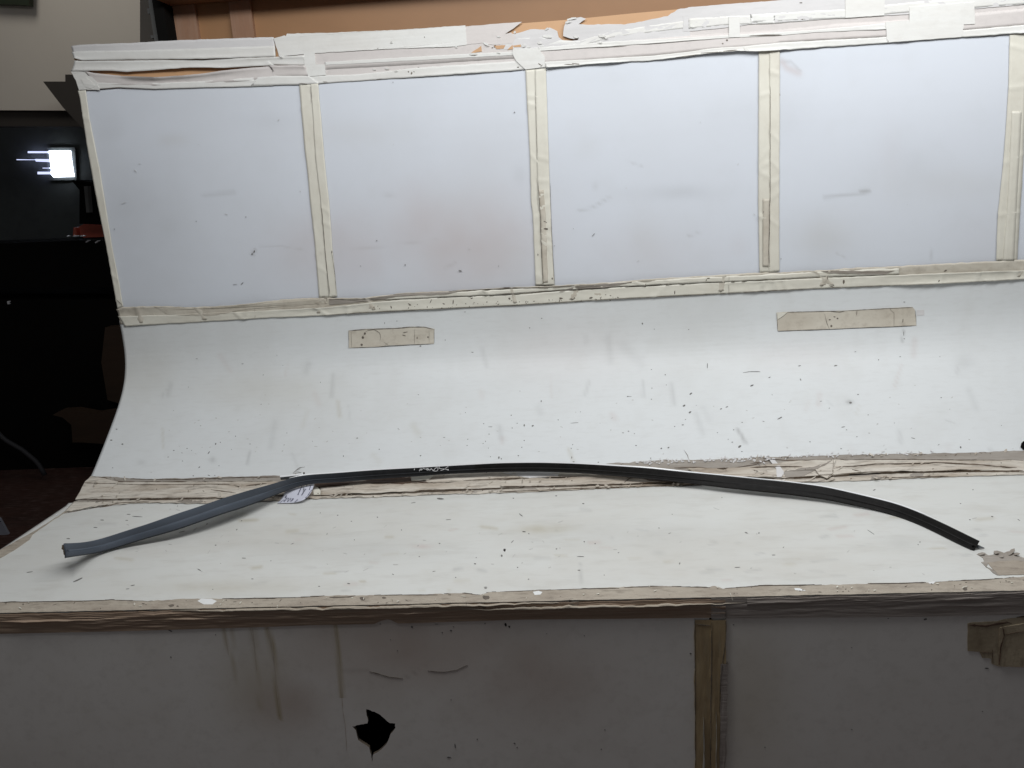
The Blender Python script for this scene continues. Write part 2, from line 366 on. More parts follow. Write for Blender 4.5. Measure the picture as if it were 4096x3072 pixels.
def blobs(name, items, mat, parent, off=.0004, seed=3):
    snap = off > .0035
    """many small gouges / chips: (px, py, half length, half width, angle)"""
    V = []; F = []; r2 = np.random.default_rng(seed)
    for (px, py, a, b, an) in items:
        n = 7; k0 = len(V); th = np.linspace(0, 2*math.pi, n, endpoint=False)
        ra = 1+.35*(r2.random(n)-.5); ca, sa = math.cos(an), math.sin(an)
        ex = np.cos(th)*a*ra; ey = np.sin(th)*b*ra
        x, S = hit_s(px+ex*ca-ey*sa, py+ex*sa+ey*ca)
        hh = heights(x, S, .0003) if snap else off; P, _ = surf(x, S, hh); V += P.tolist(); Q, _ = surf(x, S, hh-.0004); V += Q.tolist()
        F.append(tuple(range(k0+n-1, k0-1, -1)))
        F += [(k0+i, k0+(i+1) % n, k0+n+(i+1) % n, k0+n+i) for i in range(n)]
    return mesh_obj(name, V, F, mat, parent, kind='stuff')
# =================================================================== THE STAND
table = empty('photo_stand', (0, 1.4, 0), 'big white taped photo stand with curved backdrop, flat table and grey boxed front', 'photo stand')
sBack0 = 0.0
x4, _ = hit_s([4073], [500])
s_ptop = hit_s([2100], [279])[1][0]; s_mup = ARC[20]-.018; s_mlow = s_mup+.040
# --- stains traced from the photograph
st_back = [('blob', 1, .40, .006, [(1830, 960), (330, 190)]), ('blob', 1, .28, .006, [(1350, 1000), (260, 160)]), ('blob', 2, .10, .01, [(690, 560), (60, 25)]),
 ('blob', 0, .16, .01, [(560, 880), (200, 260)]), ('blob', 0, .13, .01, [(450, 520), (60, 60)]), ('line', 0, .30, 7, C('b4', (600, 182), (740, 165), (930, 145))),
 ('line', 0, .5, 9, C('b4', (900, 135), (955, 128))), ('line', 0, .25, 6, C('a4', (250, 490), (330, 500), (400, 570))), ('line', 1, .35, 14, C('a4', (260, 500), (300, 550), (390, 590))),
 ('line', 0, .25, 5, C('b3', (630, 290), (740, 265), (880, 180))), ('line', 0, .2, 4, C('a3', (1030, 1300), (1150, 1340))), ('line', 0, .16, 3, C('b2', (740, 610), (1200, 560), (1500, 515))),
 ('line', 0, .18, 3, C('b2', (80, 575), (250, 570), (450, 605))), ('line', 0, .2, 10, C('b1', (1640, 165), (1880, 140))), ('line', 0, .4, 6, C('b2', (20, 640), (40, 600))),
 ('line', 0, .22, 4, C('b4', (1480, 580), (1450, 700))), ('line', 0, .25, 4, C('b4', (700, 630), (775, 670))), ('line', 0, .2, 5, C('b2', (1570, 745), (1660, 705))),
 ('blob', 0, .2, .01, [(1556, 780), (20, 8)]), ('blob', 0, .15, .01, [(2080, 700), (30, 40)]), ('blob', 0, .15, .01, [(2380, 745), (12, 16)]), ('blob', 0, .14, .008, [(2700, 770), (180, 30)]),
 ('blob', 2, .12, .004, [(3300, 950), (120, 90)]), ('blob', 1, .15, .004, [(2600, 1020), (300, 120)]), ('line', 0, .25, 4, C('b3', (1510, 493), (1600, 465)))]
st_curve = [('line', 0, .22, 10, C('c3', (1380, 180), (1400, 330))), ('line', 0, .16, 12, C('c3', (1580, 420), (1630, 570))), ('line', 0, .5, 7, C('c3', (1910, 540), (1945, 590), (1975, 645))),
 ('line', 0, .2, 7, C('c3', (1150, 150), (1155, 270))), ('line', 0, .24, 9, C('c2', (670, 100), (655, 270))), ('line', 0, .14, 12, C('c2', (200, 480), (165, 680))),
 ('blob', 0, .4, .02, C('c1', (1710, 785))+[(12, 12)]), ('line', 0, .3, 6, C('c1', (2010, 720), (1990, 820))), ('blob', 0, .22, .02, C('c1', (1135, 805))+[(18, 10)]),
 ('blob', 0, .7, .03, C('c4', (800, 320))+[(14, 9)]), ('line', 0, .3, 4, C('c4', (635, 310), (655, 350))), ('line', 0, .4, 4, C('b4', (1240, 1250), (1225, 1350))),
 ('blob', 2, .14, .005, [(1100, 1560), (300, 80)]), ('blob', 1, .16, .004, [(2250, 1400), (260, 140)]), ('blob', 1, .12, .004, [(3200, 1420), (200, 60)]), ('blob', 2, .14, .006, [(560, 1500), (160, 120)]),
 ('line', 0, .16, 14, C('b3', (870, 1300), (890, 1500))), ('line', 0, .13, 24, C('b3', (1000, 1380), (1130, 1520))), ('line', 0, .2, 5, C('b3', (690, 1290), (690, 1360))),
 ('line', 0, .2, 4, C('c1', (1340, 210), (1300, 280))), ('line', 0, .2, 3, C('c4', (1580, 465), (1640, 485))), ('blob', 0, .15, .01, [(3860, 1450), (40, 30)])]
st_top = [('blob', 2, .30, .02, C('c3', (330, 1340))+[(110, 18)]), ('blob', 0, .3, .02, C('c3', (450, 1350))+[(10, 7)]), ('blob', 1, .4, .02, C('c2', (1380, 1480))+[(40, 8)]),
 ('blob', 0, .2, .02, C('c2', (700, 1500))+[(60, 10)]), ('line', 0, .2, 5, C('c2', (340, 1375), (460, 1378))), ('line', 0, .2, 4, C('c4', (500, 1605), (700, 1590))),
 ('blob', 0, .2, .02, C('c3', (900, 1410))+[(16, 12)]), ('blob', 0, .2, .02, C('c3', (1280, 1530))+[(30, 14)]), ('blob', 0, .15, .01, [(3600, 2170), (100, 30)]), ('blob', 0, .12, .006, [(2500, 2140), (500, 60)]),
 ('blob', 0, .14, .006, [(1500, 2200), (500, 60)]), ('blob', 2, .15, .008, [(900, 2350), (400, 30)]), ('line', 0, .3, 3, C('d3', (640, 0), (655, 30), (645, 210))), ('line', 0, .2, 4, C('d4', (480, 70), (600, 75)))]
r9 = np.random.default_rng(99)
for q in range(70):
    x = r9.uniform(350, 4050); y = r9.uniform(2030, 2370); L_ = r9.uniform(10, 70); a_ = r9.normal(-.12, .25)
    st_top.append(('line', int(r9.choice([0, 0, 1, 2])), r9.uniform(.12, .34), r9.uniform(3, 8), [(x, y), (x+L_*math.cos(a_), y+L_*math.sin(a_)*.5)]))
for q in range(34):
    x = r9.uniform(560, 4050); y = r9.uniform(1350, 1840); L_ = r9.uniform(10, 90); a_ = r9.normal(1.5, .35)
    st_curve.append(('line', int(r9.choice([0, 0, 1, 2])), r9.uniform(.08, .22), r9.uniform(4, 14), [(x, y), (x+L_*math.cos(a_), y+L_*math.sin(a_))]))
for q in range(16):
    x = r9.uniform(450, 4000); y = r9.uniform(400, 1100); st_back.append(('blob', int(r9.choice([0, 1, 2])), r9.uniform(.03, .09), .006, [(x, y), (r9.uniform(40, 260), r9.uniform(30, 160))]))
fl = [('line', 2, min(1, a*1.3), max(8, w_*1.3), C(k, *p)) for a, w_, k, p in [(.5, 5, 'd1', [(1800, 520), (1825, 650), (1870, 800), (1900, 1060)]), (.35, 6, 'd1', [(1860, 520), (1875, 700), (1890, 900)]),
 (.4, 9, 'd1', [(2030, 520), (2055, 650), (2070, 850), (2090, 1150)]), (.75, 4, 'd1', [(2150, 520), (2180, 660), (2205, 800)]), (.8, 4, 'd2', [(140, 515), (180, 660), (205, 900), (225, 1100), (240, 1250)]),
 (.75, 5, 'd2', [(685, 500), (705, 640), (720, 850), (735, 1000), (745, 1180), (780, 1400), (785, 1550)]), (.3, 14, 'd2', [(20, 520), (50, 900), (90, 1180)])]]
fl += [('line', 0, .35, 5, C('d2', (730, 880), (960, 875))), ('line', 0, .3, 3, C('d2', (1230, 930), (1300, 910), (1360, 865))),
 ('blob', 2, .35, .006, C('d2', (0, 950))+[(130, 160)]), ('blob', 1, .6, .004, C('d2', (1250, 650))+[(420, 170)]),
 ('blob', 1, .5, .004, C('d3', (250, 900))+[(330, 200)]), ('blob', 1, .5, .004, C('d2', (300, 1150))+[(150, 120)]), ('blob', 2, .4, .004, C('d3', (2000, 1100))+[(160, 300)]), ('blob', 1, .3, .004, C('d3', (300, 1200))+[(220, 120)])]
# --- boards
xcuts = [XL+.002, -.5284, -.0484, .4316, .9116, XR]
# fascia board (brown hardboard) along the top, its torn tape shows it
topl = C('a1', (572, 378), (640, 366), (1070, 351), (1400, 331), (2190, 304))+C('a2', (400, 280), (1250, 244), (1730, 211), (2180, 184))+C('a3', (530, 156), (700, 140), (1100, 100), (1510, 64), (1900, 32), (2212, 10))
p = np.array(topl); fx, fs = hit_s(p[:, 0], p[:, 1]); sTop = fs[-1]
fx = np.append(fx, XR); fs = np.append(fs, sTop)
def plate(name, xs, stop, sbot, mat, parent, off, thick):
    n = len(xs); V = []; 
    for o_ in (off, off-thick):
        V += surf(xs, stop, o_)[0].tolist(); V += surf(xs, np.full(n, sbot), o_)[0].tolist()
    F = [(i, n+i, n+i+1, i+1) for i in range(n-1)]+[(2*n+i+1, 3*n+i+1, 3*n+i, 2*n+i) for i in range(n-1)]
    F += [(i, i+1, 2*n+i+1, 2*n+i) for i in range(n-1)]+[(0, 2*n, 3*n, n), (n-1, 2*n-1, 4*n-1, 3*n-1)]
    return mesh_obj(name, V, F, mat, parent)
plate('fascia_board', fx, fs, s_ptop+.03, m_board, table, -.0045, .012)
for i in range(5):
    sheet('acrylic_panel', xcuts[i]+.001, xcuts[i+1]-.001, s_ptop-.022, s_mlow-.01, m_acr, table, off=0, stains=st_back, step=.006, thick=.004, wob=.003)
sheet('curved_backdrop', XL, XR, s_mlow-.009, S_SLOW-.012, m_curve, table, off=0, stains=st_curve, step=.0055, thick=.003)
sheet('table_top', XL-.012, XR, S_SLOW-.011, S_EDGE-.0005, m_top, table, off=0, stains=st_top, step=.0055, thick=.018)
# front boards with the hole broken through the left one
hole = C('d2', (935, 1180), (1000, 1200), (1050, 1228), (1085, 1258), (1125, 1292), (1168, 1295), (1170, 1330), (1155, 1352), (1130, 1380), (1115, 1425), (1090, 1470), (1060, 1500), (1020, 1530), (990, 1545), (981, 1605), (975, 1545), (965, 1520), (960, 1490), (938, 1472), (900, 1450), (872, 1430), (860, 1390), (852, 1350), (822, 1318), (860, 1308), (945, 1294), (950, 1270), (938, 1230))
xsplit = hit_s([2842], [2700])[0][0]
def front_board(x0, x1, holepx):
    step = .006
    if holepx is None:
        sheet('front_board', x0, x1, S_EDGE+.0005, S_EDGE+.78, m_front, table, off=0, thick=.006, step=step, stains=fl, smooth=False); return
    hp = np.array(holepx); hp2 = []
    for a, b in zip(hp, np.roll(hp, -1, axis=0)):
        n = max(1, int(np.hypot(*(b-a))/8))
        for k in range(n): hp2.append(a+(b-a)*k/n+rng.normal(0, 1.1, 2)*(k > 0))
    hp = np.array(hp2); hx, hs = hit_s(hp[:, 0], hp[:, 1])
    bx0, bx1, bs0, bs1 = hx.min()-.02, hx.max()+.02, hs.min()-.02, hs.max()+.02
    gx = np.unique(np.concatenate([np.arange(x0, bx0, step), [bx0], np.linspace(bx0, bx1, 24), np.arange(bx1, x1, step), [x1]]))
    gs = np.unique(np.concatenate([np.arange(S_EDGE+.0005, bs0, step), [bs0], np.linspace(bs0, bs1, 24), np.arange(bs1, S_EDGE+.78, step), [S_EDGE+.78]]))
    X, S_ = np.meshgrid(gx, gs, indexing='ij'); idx = np.arange(X.size).reshape(X.shape); X = X.ravel(); S_ = S_.ravel()
    F = []; ix0, ix1 = np.searchsorted(gx, bx0-1e-6), np.searchsorted(gx, bx1-1e-6); is0, is1 = np.searchsorted(gs, bs0-1e-6), np.searchsorted(gs, bs1-1e-6)
    for i in range(len(gx)-1):
        for j in range(len(gs)-1):
            if ix0 <= i < ix1 and is0 <= j < is1: continue
            F.append((idx[i, j], idx[i, j+1], idx[i+1, j+1], idx[i+1, j]))
    rim = [idx[i, is0] for i in range(ix0, ix1)]+[idx[ix1, j] for j in range(is0, is1)]+[idx[i, is1] for i in range(ix1, ix0, -1)]+[idx[ix0, j] for j in range(is1, is0, -1)]
    n0 = X.size; X = np.concatenate([X, hx]); S_ = np.concatenate([S_, hs]); hid = list(range(n0, n0+len(hx)))
    ids = rim+hid
    for t in tessellate_polygon([[Vector((X[i], S_[i], 0)) for i in rim], [Vector((X[i], S_[i], 0)) for i in hid]]):
        a, b, c = (ids[q] for q in t); cr = (X[b]-X[a])*(S_[c]-S_[a])-(S_[b]-S_[a])*(X[c]-X[a]); F.append((a, b, c) if cr < 0 else (a, c, b))
    P, _ = surf(X, S_, 0*X); Q, _ = surf(hx, hs, -.005); n = len(X); m = len(hx)
    F += [(hid[i], hid[(i+1) % m], n+(i+1) % m, n+i) for i in range(m)]
    st = stain_at(P, fl); o = mesh_obj('front_board', np.concatenate([P, Q]), F, m_front, table, attr=np.concatenate([st, st[hid]]))
    o.data.materials.append(m_torn)
    for p in o.data.polygons[len(F)-m:]: p.material_index = 1
front_board(XL-.012, xsplit-.002, hole)
front_board(xsplit+.002, XR, None)
zt = CZ-.5925
box('side_board', (XL-.012, 1.056, .02), (XL+.004, 1.47, zt-.02), m_dark, table)
box('back_board', (XL+.005, 1.471, .02), (XR, 1.485, zt-.03), m_dark, table)
box('side_board', (XR-.02, 1.056, .02), (XR, 1.47, zt-.02), m_dark, table)
for lx in (XL+.05, .3, XR-.08): box('backdrop_support', (lx, 1.80, .0), (lx+.05, 1.86, CZ+.12), m_dark, table)

# --- tapes of the fascia, in layers
strip('tape_strip', C('a2', (540, 480), (1400, 420), (2140, 385))+C('a3', (300, 372), (640, 345), (900, 285), (1480, 160), (2212, 60))+C('a4', (1000, -20), (2300, -120)), C('a2', (540, 645), (1340, 600), (2140, 540))+C('a3', (372, 525), (1240, 470), (2000, 402))+C('a4', (1100, 330), (2300, 250)), m_tapep, table, off=.0004, amp=.0003, fu=.02, seed=2, nv=7)
T1 = C('a1', (572, 372), (640, 360), (1070, 345), (1400, 325), (2190, 298))+C('a2', (190, 300))
strip('tape_strip', T1, C('a1', (592, 440), (640, 448), (1000, 440), (1650, 425), (2212, 400))+C('a2', (205, 398)), m_tapeg, table, off=.001, amp=.0025, fu=.012, seed=3, jag=(1.5, 1))
strip('tape_strip', C('a1', (578, 420), (640, 412), (1100, 405), (1650, 388), (2212, 370))+C('a2', (200, 368)), C('a1', (598, 468), (665, 488), (1000, 482), (1650, 476), (2212, 457))+C('a2', (208, 455)), m_tapew, table, off=.003, amp=.003, fu=.012, seed=4, jag=(.5, 1), lift=(0, .004))
strip('tape_strip', C('a1', (602, 487), (660, 492), (1000, 488), (1650, 480), (2212, 460))+C('a2', (440, 448)), C('a1', (578, 574), (870, 570), (1030, 580), (1300, 562), (1550, 545), (1800, 548), (2212, 525))+C('a2', (150, 520), (450, 527)), m_tapew, table, off=.001, amp=.003, fu=.010, seed=5, jag=(1, 1), lift=(.003, .006))
strip('tape_strip', C('a1', (690, 572), (760, 590), (1000, 615), (1250, 627), (1500, 612), (1700, 590), (1900, 560), (2212, 530))+C('a2', (150, 528), (450, 530)),
 C('a1', (760, 690), (830, 690), (1000, 690), (1250, 690), (1600, 680), (1900, 660), (2212, 630))+C('a2', (200, 618), (480, 610)), m_tapep, table, off=.004, amp=.008, fu=.005, fv=2, seed=6, jag=(1, 1), lift=(.012, 0))  # greyish-pink tint here stands for shade in the sagging tape
strip('tape_strip', C('a1', (780, 665), (1000, 672), (1250, 668), (1600, 655), (1900, 635), (2212, 612))+C('a2', (200, 610), (480, 612)),
 C('a1', (640, 728), (950, 704), (1250, 716), (1600, 706), (1900, 700), (2212, 688))+C('a2', (0, 690), (400, 681), (560, 672)), m_tapew, table, off=.006, amp=.004, fu=.006, seed=7, jag=(.5, 1.))
poly_on('tape_patch', C('a1', (575, 575), (690, 573), (740, 615), (780, 655), (808, 727), (740, 722), (640, 727), (618, 650)), m_tapew, table, off=.004, jag=1.5, relief=.004)
poly_on('tape_patch', C('a1', (660, 640), (700, 625), (735, 650), (770, 690), (740, 715), (690, 700)), m_tapew, table, off=.0075, jag=1, relief=.004)
# middle stretch
strip('tape_strip', C('a2', (230, 385), (1400, 300), (2212, 270))+C('a3', (60, 285)), C('a2', (470, 560), (605, 560), (1340, 520), (2140, 470), (2212, 468))+C('a3', (300, 450)), m_tapep, table, off=.001, amp=.0012, fu=.012, seed=9)
T4 = C('a2', (190, 310), (280, 285), (290, 293), (300, 272), (650, 265), (1250, 238), (1733, 205))
poly_on('tape_strip', T4+C('a2', (1745, 360), (1650, 375), (1100, 395), (515, 430), (430, 436), (280, 452), (255, 468), (230, 430)), m_tapew, table, off=.0042, jag=1.2, relief=.002)
poly_on('tape_strip', C('a2', (1700, 215), (2188, 176), (2120, 230), (2050, 276), (2100, 262), (2140, 300), (2110, 352), (1960, 362), (1870, 345), (1700, 365)), m_tapep, table, off=.003, jag=1.2)
strip('tape_strip', C('a2', (600, 500), (1400, 452), (2130, 415)), C('a2', (600, 525), (1400, 485), (2130, 445)), m_tapew, table, off=.0022, amp=.0008, seed=12)
poly_on('tape_patch', C('a2', (430, 362), (514, 360), (522, 430), (530, 518), (605, 520), (612, 606), (470, 615), (440, 520)), m_tapew, table, off=.0052, jag=.8, relief=.001)
strip('tape_strip', C('a2', (470, 612), (900, 596), (1340, 545), (2140, 492))+C('a3', (300, 470), (360, 470)), C('a2', (390, 682), (545, 672), (1340, 620), (2212, 562))+C('a3', (200, 562), (372, 548)), m_tapew, table, off=.0025, amp=.0012, fu=.02, seed=13, jag=(1.5, 1.5), lift=(0, .002))
# torn stretch in a3
poly_on('torn_tape', C('a3', (0, 300), (45, 275), (150, 265), (250, 235), (360, 238), (400, 222), (430, 235), (460, 250), (472, 300), (500, 322), (560, 334), (628, 322), (632, 300), (600, 315), (560, 308), (508, 290), (515, 215), (530, 175), (560, 152), (650, 137), (692, 152), (632, 195), (700, 200), (900, 195), (1000, 198), (1250, 150), (1350, 130), (1425, 78), (1512, 62), (1530, 300), (900, 345), (310, 385), (0, 400)), m_tapeg, table, off=.0015, jag=2.2)
strip('tape_strip', C('a3', (480, 325), (640, 330), (900, 250), (1500, 165), (1840, 130), (2212, 118))+C('a4', (700, 70), (1280, 10)), C('a3', (310, 388), (640, 372), (900, 300), (1500, 225), (1840, 205), (2212, 190))+C('a4', (700, 148), (1280, 108)), m_tapew, table, off=.0028, amp=.0012, fu=.012, seed=14)
strip('tape_strip', C('a3', (0, 318), (300, 300), (560, 338))+C('a3', (640, 335)), C('a3', (0, 395), (300, 388), (640, 375), (700, 372)), m_tapew, table, off=.0026, amp=.001, seed=15)
poly_on('tape_strip', C('a3', (1470, 130), (1512, 60), (1900, 28), (2212, 6))+C('a4', (350, -14), (1100, -60), (2300, -150), (2300, 30), (1290, 115), (700, 150), (0, 195))+C('a3', (1900, 215), (1540, 250), (1470, 250), (1478, 180)), m_tapeg, table, off=.0036, jag=1)
strip('tape_strip', C('a4', (2200, -142), (2300, -150)), C('a4', (2200, 38), (2300, 30)), m_tapeg, table, off=.0037, amp=.0006, seed=31)
strip('tape_strip', C('a3', (1515, 150), (1840, 130), (2212, 118))+C('a4', (0, 118), (760, 75), (1280, 20), (2300, -60)), C('a3', (1515, 235), (1840, 200), (2212, 190))+C('a4', (0, 180), (760, 148), (1280, 100), (2300, 30)), m_tapew, table, off=.005, amp=.0012, fu=.01, seed=16)
strip('tape_strip', C('a3', (305, 390), (900, 340), (1500, 290), (2212, 245))+C('a4', (700, 195), (1280, 160), (2300, 60)), C('a3', (360, 510), (1240, 450), (1700, 400), (2212, 360))+C('a4', (240, 345), (1100, 300), (2300, 200)), m_tapep, table, off=.0046, amp=.0015, fu=.01, seed=17)
strip('tape_strip', C('a3', (310, 385), (900, 335), (1500, 305), (2212, 262))+C('a4', (500, 245), (1100, 190)), C('a3', (310, 412), (900, 375), (1500, 330), (1840, 305), (2212, 292))+C('a4', (500, 265), (1100, 240)), m_tapew, table, off=.007, amp=.002, fu=.01, seed=18, lift=(0, .003))
strip('tape_strip', C('a3', (350, 498), (700, 480), (1240, 448), (1500, 420), (1700, 390), (1970, 372))+C('a4', (240, 345), (1100, 300), (2300, 195)), C('a3', (372, 548), (700, 520), (1240, 486), (1500, 456), (1700, 428), (1900, 415), (2080, 420))+C('a4', (240, 408), (1100, 346), (2095, 276), (2300, 268)), m_tapew, table, off=.0062, amp=.002, fu=.014, seed=19, jag=(1, 2), lift=(0, .006))
poly_on('tape_patch', C('a3', (105, 395), (305, 385), (360, 460), (362, 540), (205, 560), (130, 490), (100, 430)), m_tapew, table, off=.0075, jag=1, relief=.0015)
poly_on('tape_patch', C('a3', (1838, 138), (1924, 135), (1930, 300), (1840, 304)), m_tapew, table, off=.0095, jag=.8)
poly_on('tape_patch', C('a4', (766, -30), (1085, -30), (1080, 126), (768, 146)), m_tapew, table, off=.0078, jag=.8)
poly_on('tape_patch', C('a4', (1283, 60), (1805, 20), (1812, 195), (1720, 200), (1720, 235), (1283, 240)), m_tapew, table, off=.0085, jag=.8)
poly_on('tape_patch', C('a4', (1090, 180), (1280, 165), (1283, 235), (1720, 210), (1700, 300), (1105, 345)), m_tapew, table, off=.0098, jag=1)
# holes torn through: slivers of bare board and curled flakes
bro = [(1780, 425, 1860, 370, 1865, 415, 1800, 428), (1962, 368, 2055, 365, 2040, 392, 1985, 395), (2070, 402, 2112, 362, 2118, 395), (2115, 368, 2178, 358, 2180, 378, 2125, 380)]
for q in bro: poly_on('bare_board_tear', C('a2', *[(q[i], q[i+1]) for i in range(0, len(q), 2)]), m_board, table, off=.0032, thick=.0005, jag=2)
def flakes(name, items, mat, parent, h0=.002):
    h0 = heights(*[np.array(q) for q in hit_s([i[0] for i in items], [i[1] for i in items])], .0006)
    V = []; F = []; r2 = np.random.default_rng(len(items))
    for hi_, (px, py, a, b, an, tilt) in zip(h0, items):
        k = len(V); ca, sa = math.cos(an), math.sin(an)
        for j, (u, v) in enumerate([(-1, -.6), (.1, -1), (1, -.3), (.8, .8), (-.3, 1), (-.9, .5)]):
            u *= 1+.4*(r2.random()-.5); v *= 1+.4*(r2.random()-.5)
            x, S = hit_s([px+(u*a)*ca-(v*b)*sa], [py+(u*a)*sa+(v*b)*ca]); P, _ = surf(x, S, hi_+tilt*.6*(u+1)*.5); V.append(P[0])
            P, _ = surf(x, S, hi_+tilt*.6*(u+1)*.5-.0006); V.append(P[0])
        F.append(tuple(k+2*i for i in range(5, -1, -1))); F.append(tuple(k+2*i+1 for i in range(6)))
        F += [(k+2*i, k+2*((i+1) % 6), k+2*((i+1) % 6)+1, k+2*i+1) for i in range(6)]
    return mesh_obj(name, V, F, mat, parent, kind='stuff')
def cpts(k, lst): return [(*C(k, (q[0], q[1]))[0], *q[2:]) for q in lst]
refresh()
flakes('curled_paper_flakes', cpts('a3', [(820, 292, 14, 6, .1, .006), (850, 300, 8, 6, .8, .008), (610, 298, 9, 5, .3, .006), (795, 343, 12, 4, .1, .005), (545, 180, 12, 5, -.3, .006), (580, 152, 18, 4, -.2, .005), (320, 348, 10, 4, .1, .004), (190, 370, 9, 6, .1, .005), (1545, 218, 9, 3, .3, .004), (375, 235, 8, 4, -.6, .004), (385, 295, 18, 6, 0, .003), (120, 260, 5, 6, .5, .005), (1980, 400, 12, 5, .6, .006)])
 +cpts('a2', [(1140, 345, 6, 3, -.2, .004), (1000, 560, 7, 3, .1, .003), (1100, 552, 9, 3, .2, .005), (1175, 573, 7, 3, -.1, .003), (1795, 435, 15, 5, -.1, .005), (1900, 355, 14, 4, .5, .007), (2000, 297, 7, 3, 0, .003), (1660, 378, 6, 3, .4, .004), (2000, 425, 8, 3, .2, .003), (250, 448, 10, 5, .9, .006)]), m_tapew, table, .008)
refresh()
blobs('tape_nicks', [(*C('a2', (x, y))[0], a, b, t) for x, y, a, b, t in [(1140, 340, 5, 1.5, 0), (1030, 390, 4, 1, -.3), (1405, 300, 2, 2, 0), (1275, 578, 3, 3, 0), (1300, 590, 3, 6, .3), (1320, 578, 3, 2, .3), (1355, 541, 4, 1, 0), (1035, 638, 12, 1, -.1), (605, 660, 12, 1.4, .05), (430, 674, 20, 1.5, .08), (1105, 553, 7, 2, .2), (1005, 562, 4, 1.4, .2), (1970, 372, 4, 6, .3), (1950, 385, 4, 2, -.2), (2000, 298, 5, 1.6, 0)]]
 +[(*C('a3', (x, y))[0], a, b, t) for x, y, a, b, t in [(560, 520, 22, 1.8, .05), (610, 515, 18, 2, .1), (320, 520, 8, 2, .6), (335, 530, 6, 1.5, -.8), (145, 541, 5, 2, 0), (1825, 326, 4, 4, .3), (1790, 352, 4, 2.5, .2), (815, 297, 12, 1.6, .05), (610, 305, 9, 2, .3), (1545, 220, 9, 1.5, .3), (1500, 452, 50, 1.3, -.13), (1700, 424, 45, 1.6, -.05), (1850, 410, 30, 2.5, -.1), (2120, 287, 60, 2.5, -.02), (940, 378, 40, .9, -.05), (2130, 490, 1.5, 6, 0)]]
 +[(*C('a4', (x, y))[0], a, b, t) for x, y, a, b, t in [(410, 24, 6, 2.2, 0), (150, 286, 60, 2.6, -.02), (1108, 333, 2, 7, -.4), (420, 158, 3, 2, 0), (240, 760, 1.6, 7, -.2), (120, 492, 1.4, 6, 0), (85, 1450, 10, 3, -.4), (1940, 290, 60, .9, -.06), (2140, 530, 4, 1.4, 0)]], m_gouge_shade, table, .0118, 11)

# --- vertical tapes between the panels
def vtape(L_, R_, seed, mat=m_tapec, off=.0014, creases=3, inner=None):
    strip('tape_strip', L_, R_, mat, table, off=off, amp=.0012, fu=.012, fv=2, seed=seed, jag=(1.2, 1.2), creases=creases, nv=7)
vtape(C('a1', (628, 730), (645, 800), (705, 1200), (785, 1640))+C('b1', (853, 560), (928, 980), (947, 1078)), C('a1', (690, 722), (722, 950), (802, 1350), (850, 1640))+C('b1', (900, 560), (960, 860), (992, 1060)), 41)
vtape(C('a2', (395, 675), (440, 1200), (465, 1400), (485, 1640))+C('b2', (520, 540), (556, 985)), C('a2', (500, 675), (532, 1280), (575, 1640))+C('b2', (606, 600), (642, 985)), 42)
vtape(C('a2', (488, 672), (528, 1280), (570, 1640))+C('b2', (600, 600), (636, 985)), C('a2', (550, 672), (603, 1300), (640, 1640))+C('b2', (666, 600), (702, 975)), 43, off=.0032)
vtape(C('a3', (205, 562), (215, 800), (240, 1250), (250, 1640))+C('b3', (262, 300), (286, 890)), C('a3', (300, 558), (305, 1050), (312, 1640))+C('b3', (325, 300), (345, 888)), 44, creases=7)
vtape(C('a3', (280, 560), (290, 1050), (303, 1640))+C('b3', (318, 300), (342, 890)), C('a3', (370, 550), (386, 1050), (405, 1640))+C('b3', (416, 450), (441, 888)), 45, off=.0032, creases=9)
strip('tape_strip', C('b3', (308, 120), (325, 300), (345, 870)), C('b3', (352, 120), (366, 300), (386, 860)), m_taped, table, off=.0052, amp=.0012, seed=46, jag=(1.5, 1.5), creases=5, nv=4)
vtape(C('a4', (70, 400), (66, 1640))+C('b4', (76, 788)), C('a4', (165, 400), (160, 1640))+C('b4', (158, 785)), 47, creases=7)
vtape(C('a4', (155, 400), (158, 1640))+C('b4', (150, 788)), C('a4', (240, 402), (235, 1640))+C('b4', (236, 775)), 48, off=.0032, creases=6)
strip('tape_strip', C('b4', (102, 195), (100, 740)), C('b4', (158, 195), (148, 740)), m_taped, table, off=.005, amp=.0008, seed=49, jag=(1, 1), nv=4)
vtape(C('a4', (2095, 272), (2085, 700), (2060, 1100), (2035, 1400), (2010, 1640))+C('b4', (2000, 300), (1986, 690)), C('a4', (2240, 262), (2225, 700), (2205, 1300), (2185, 1640))+C('b4', (2178, 300), (2156, 690)), 50, creases=4)
strip('tape_strip', C('a4', (2110, 900), (2090, 1380), (2075, 1640))+C('b4', (2040, 690)), C('a4', (2190, 900), (2165, 1380), (2150, 1640))+C('b4', (2130, 690)), m_tapec, table, off=.0034, amp=.0012, seed=51, nv=4)
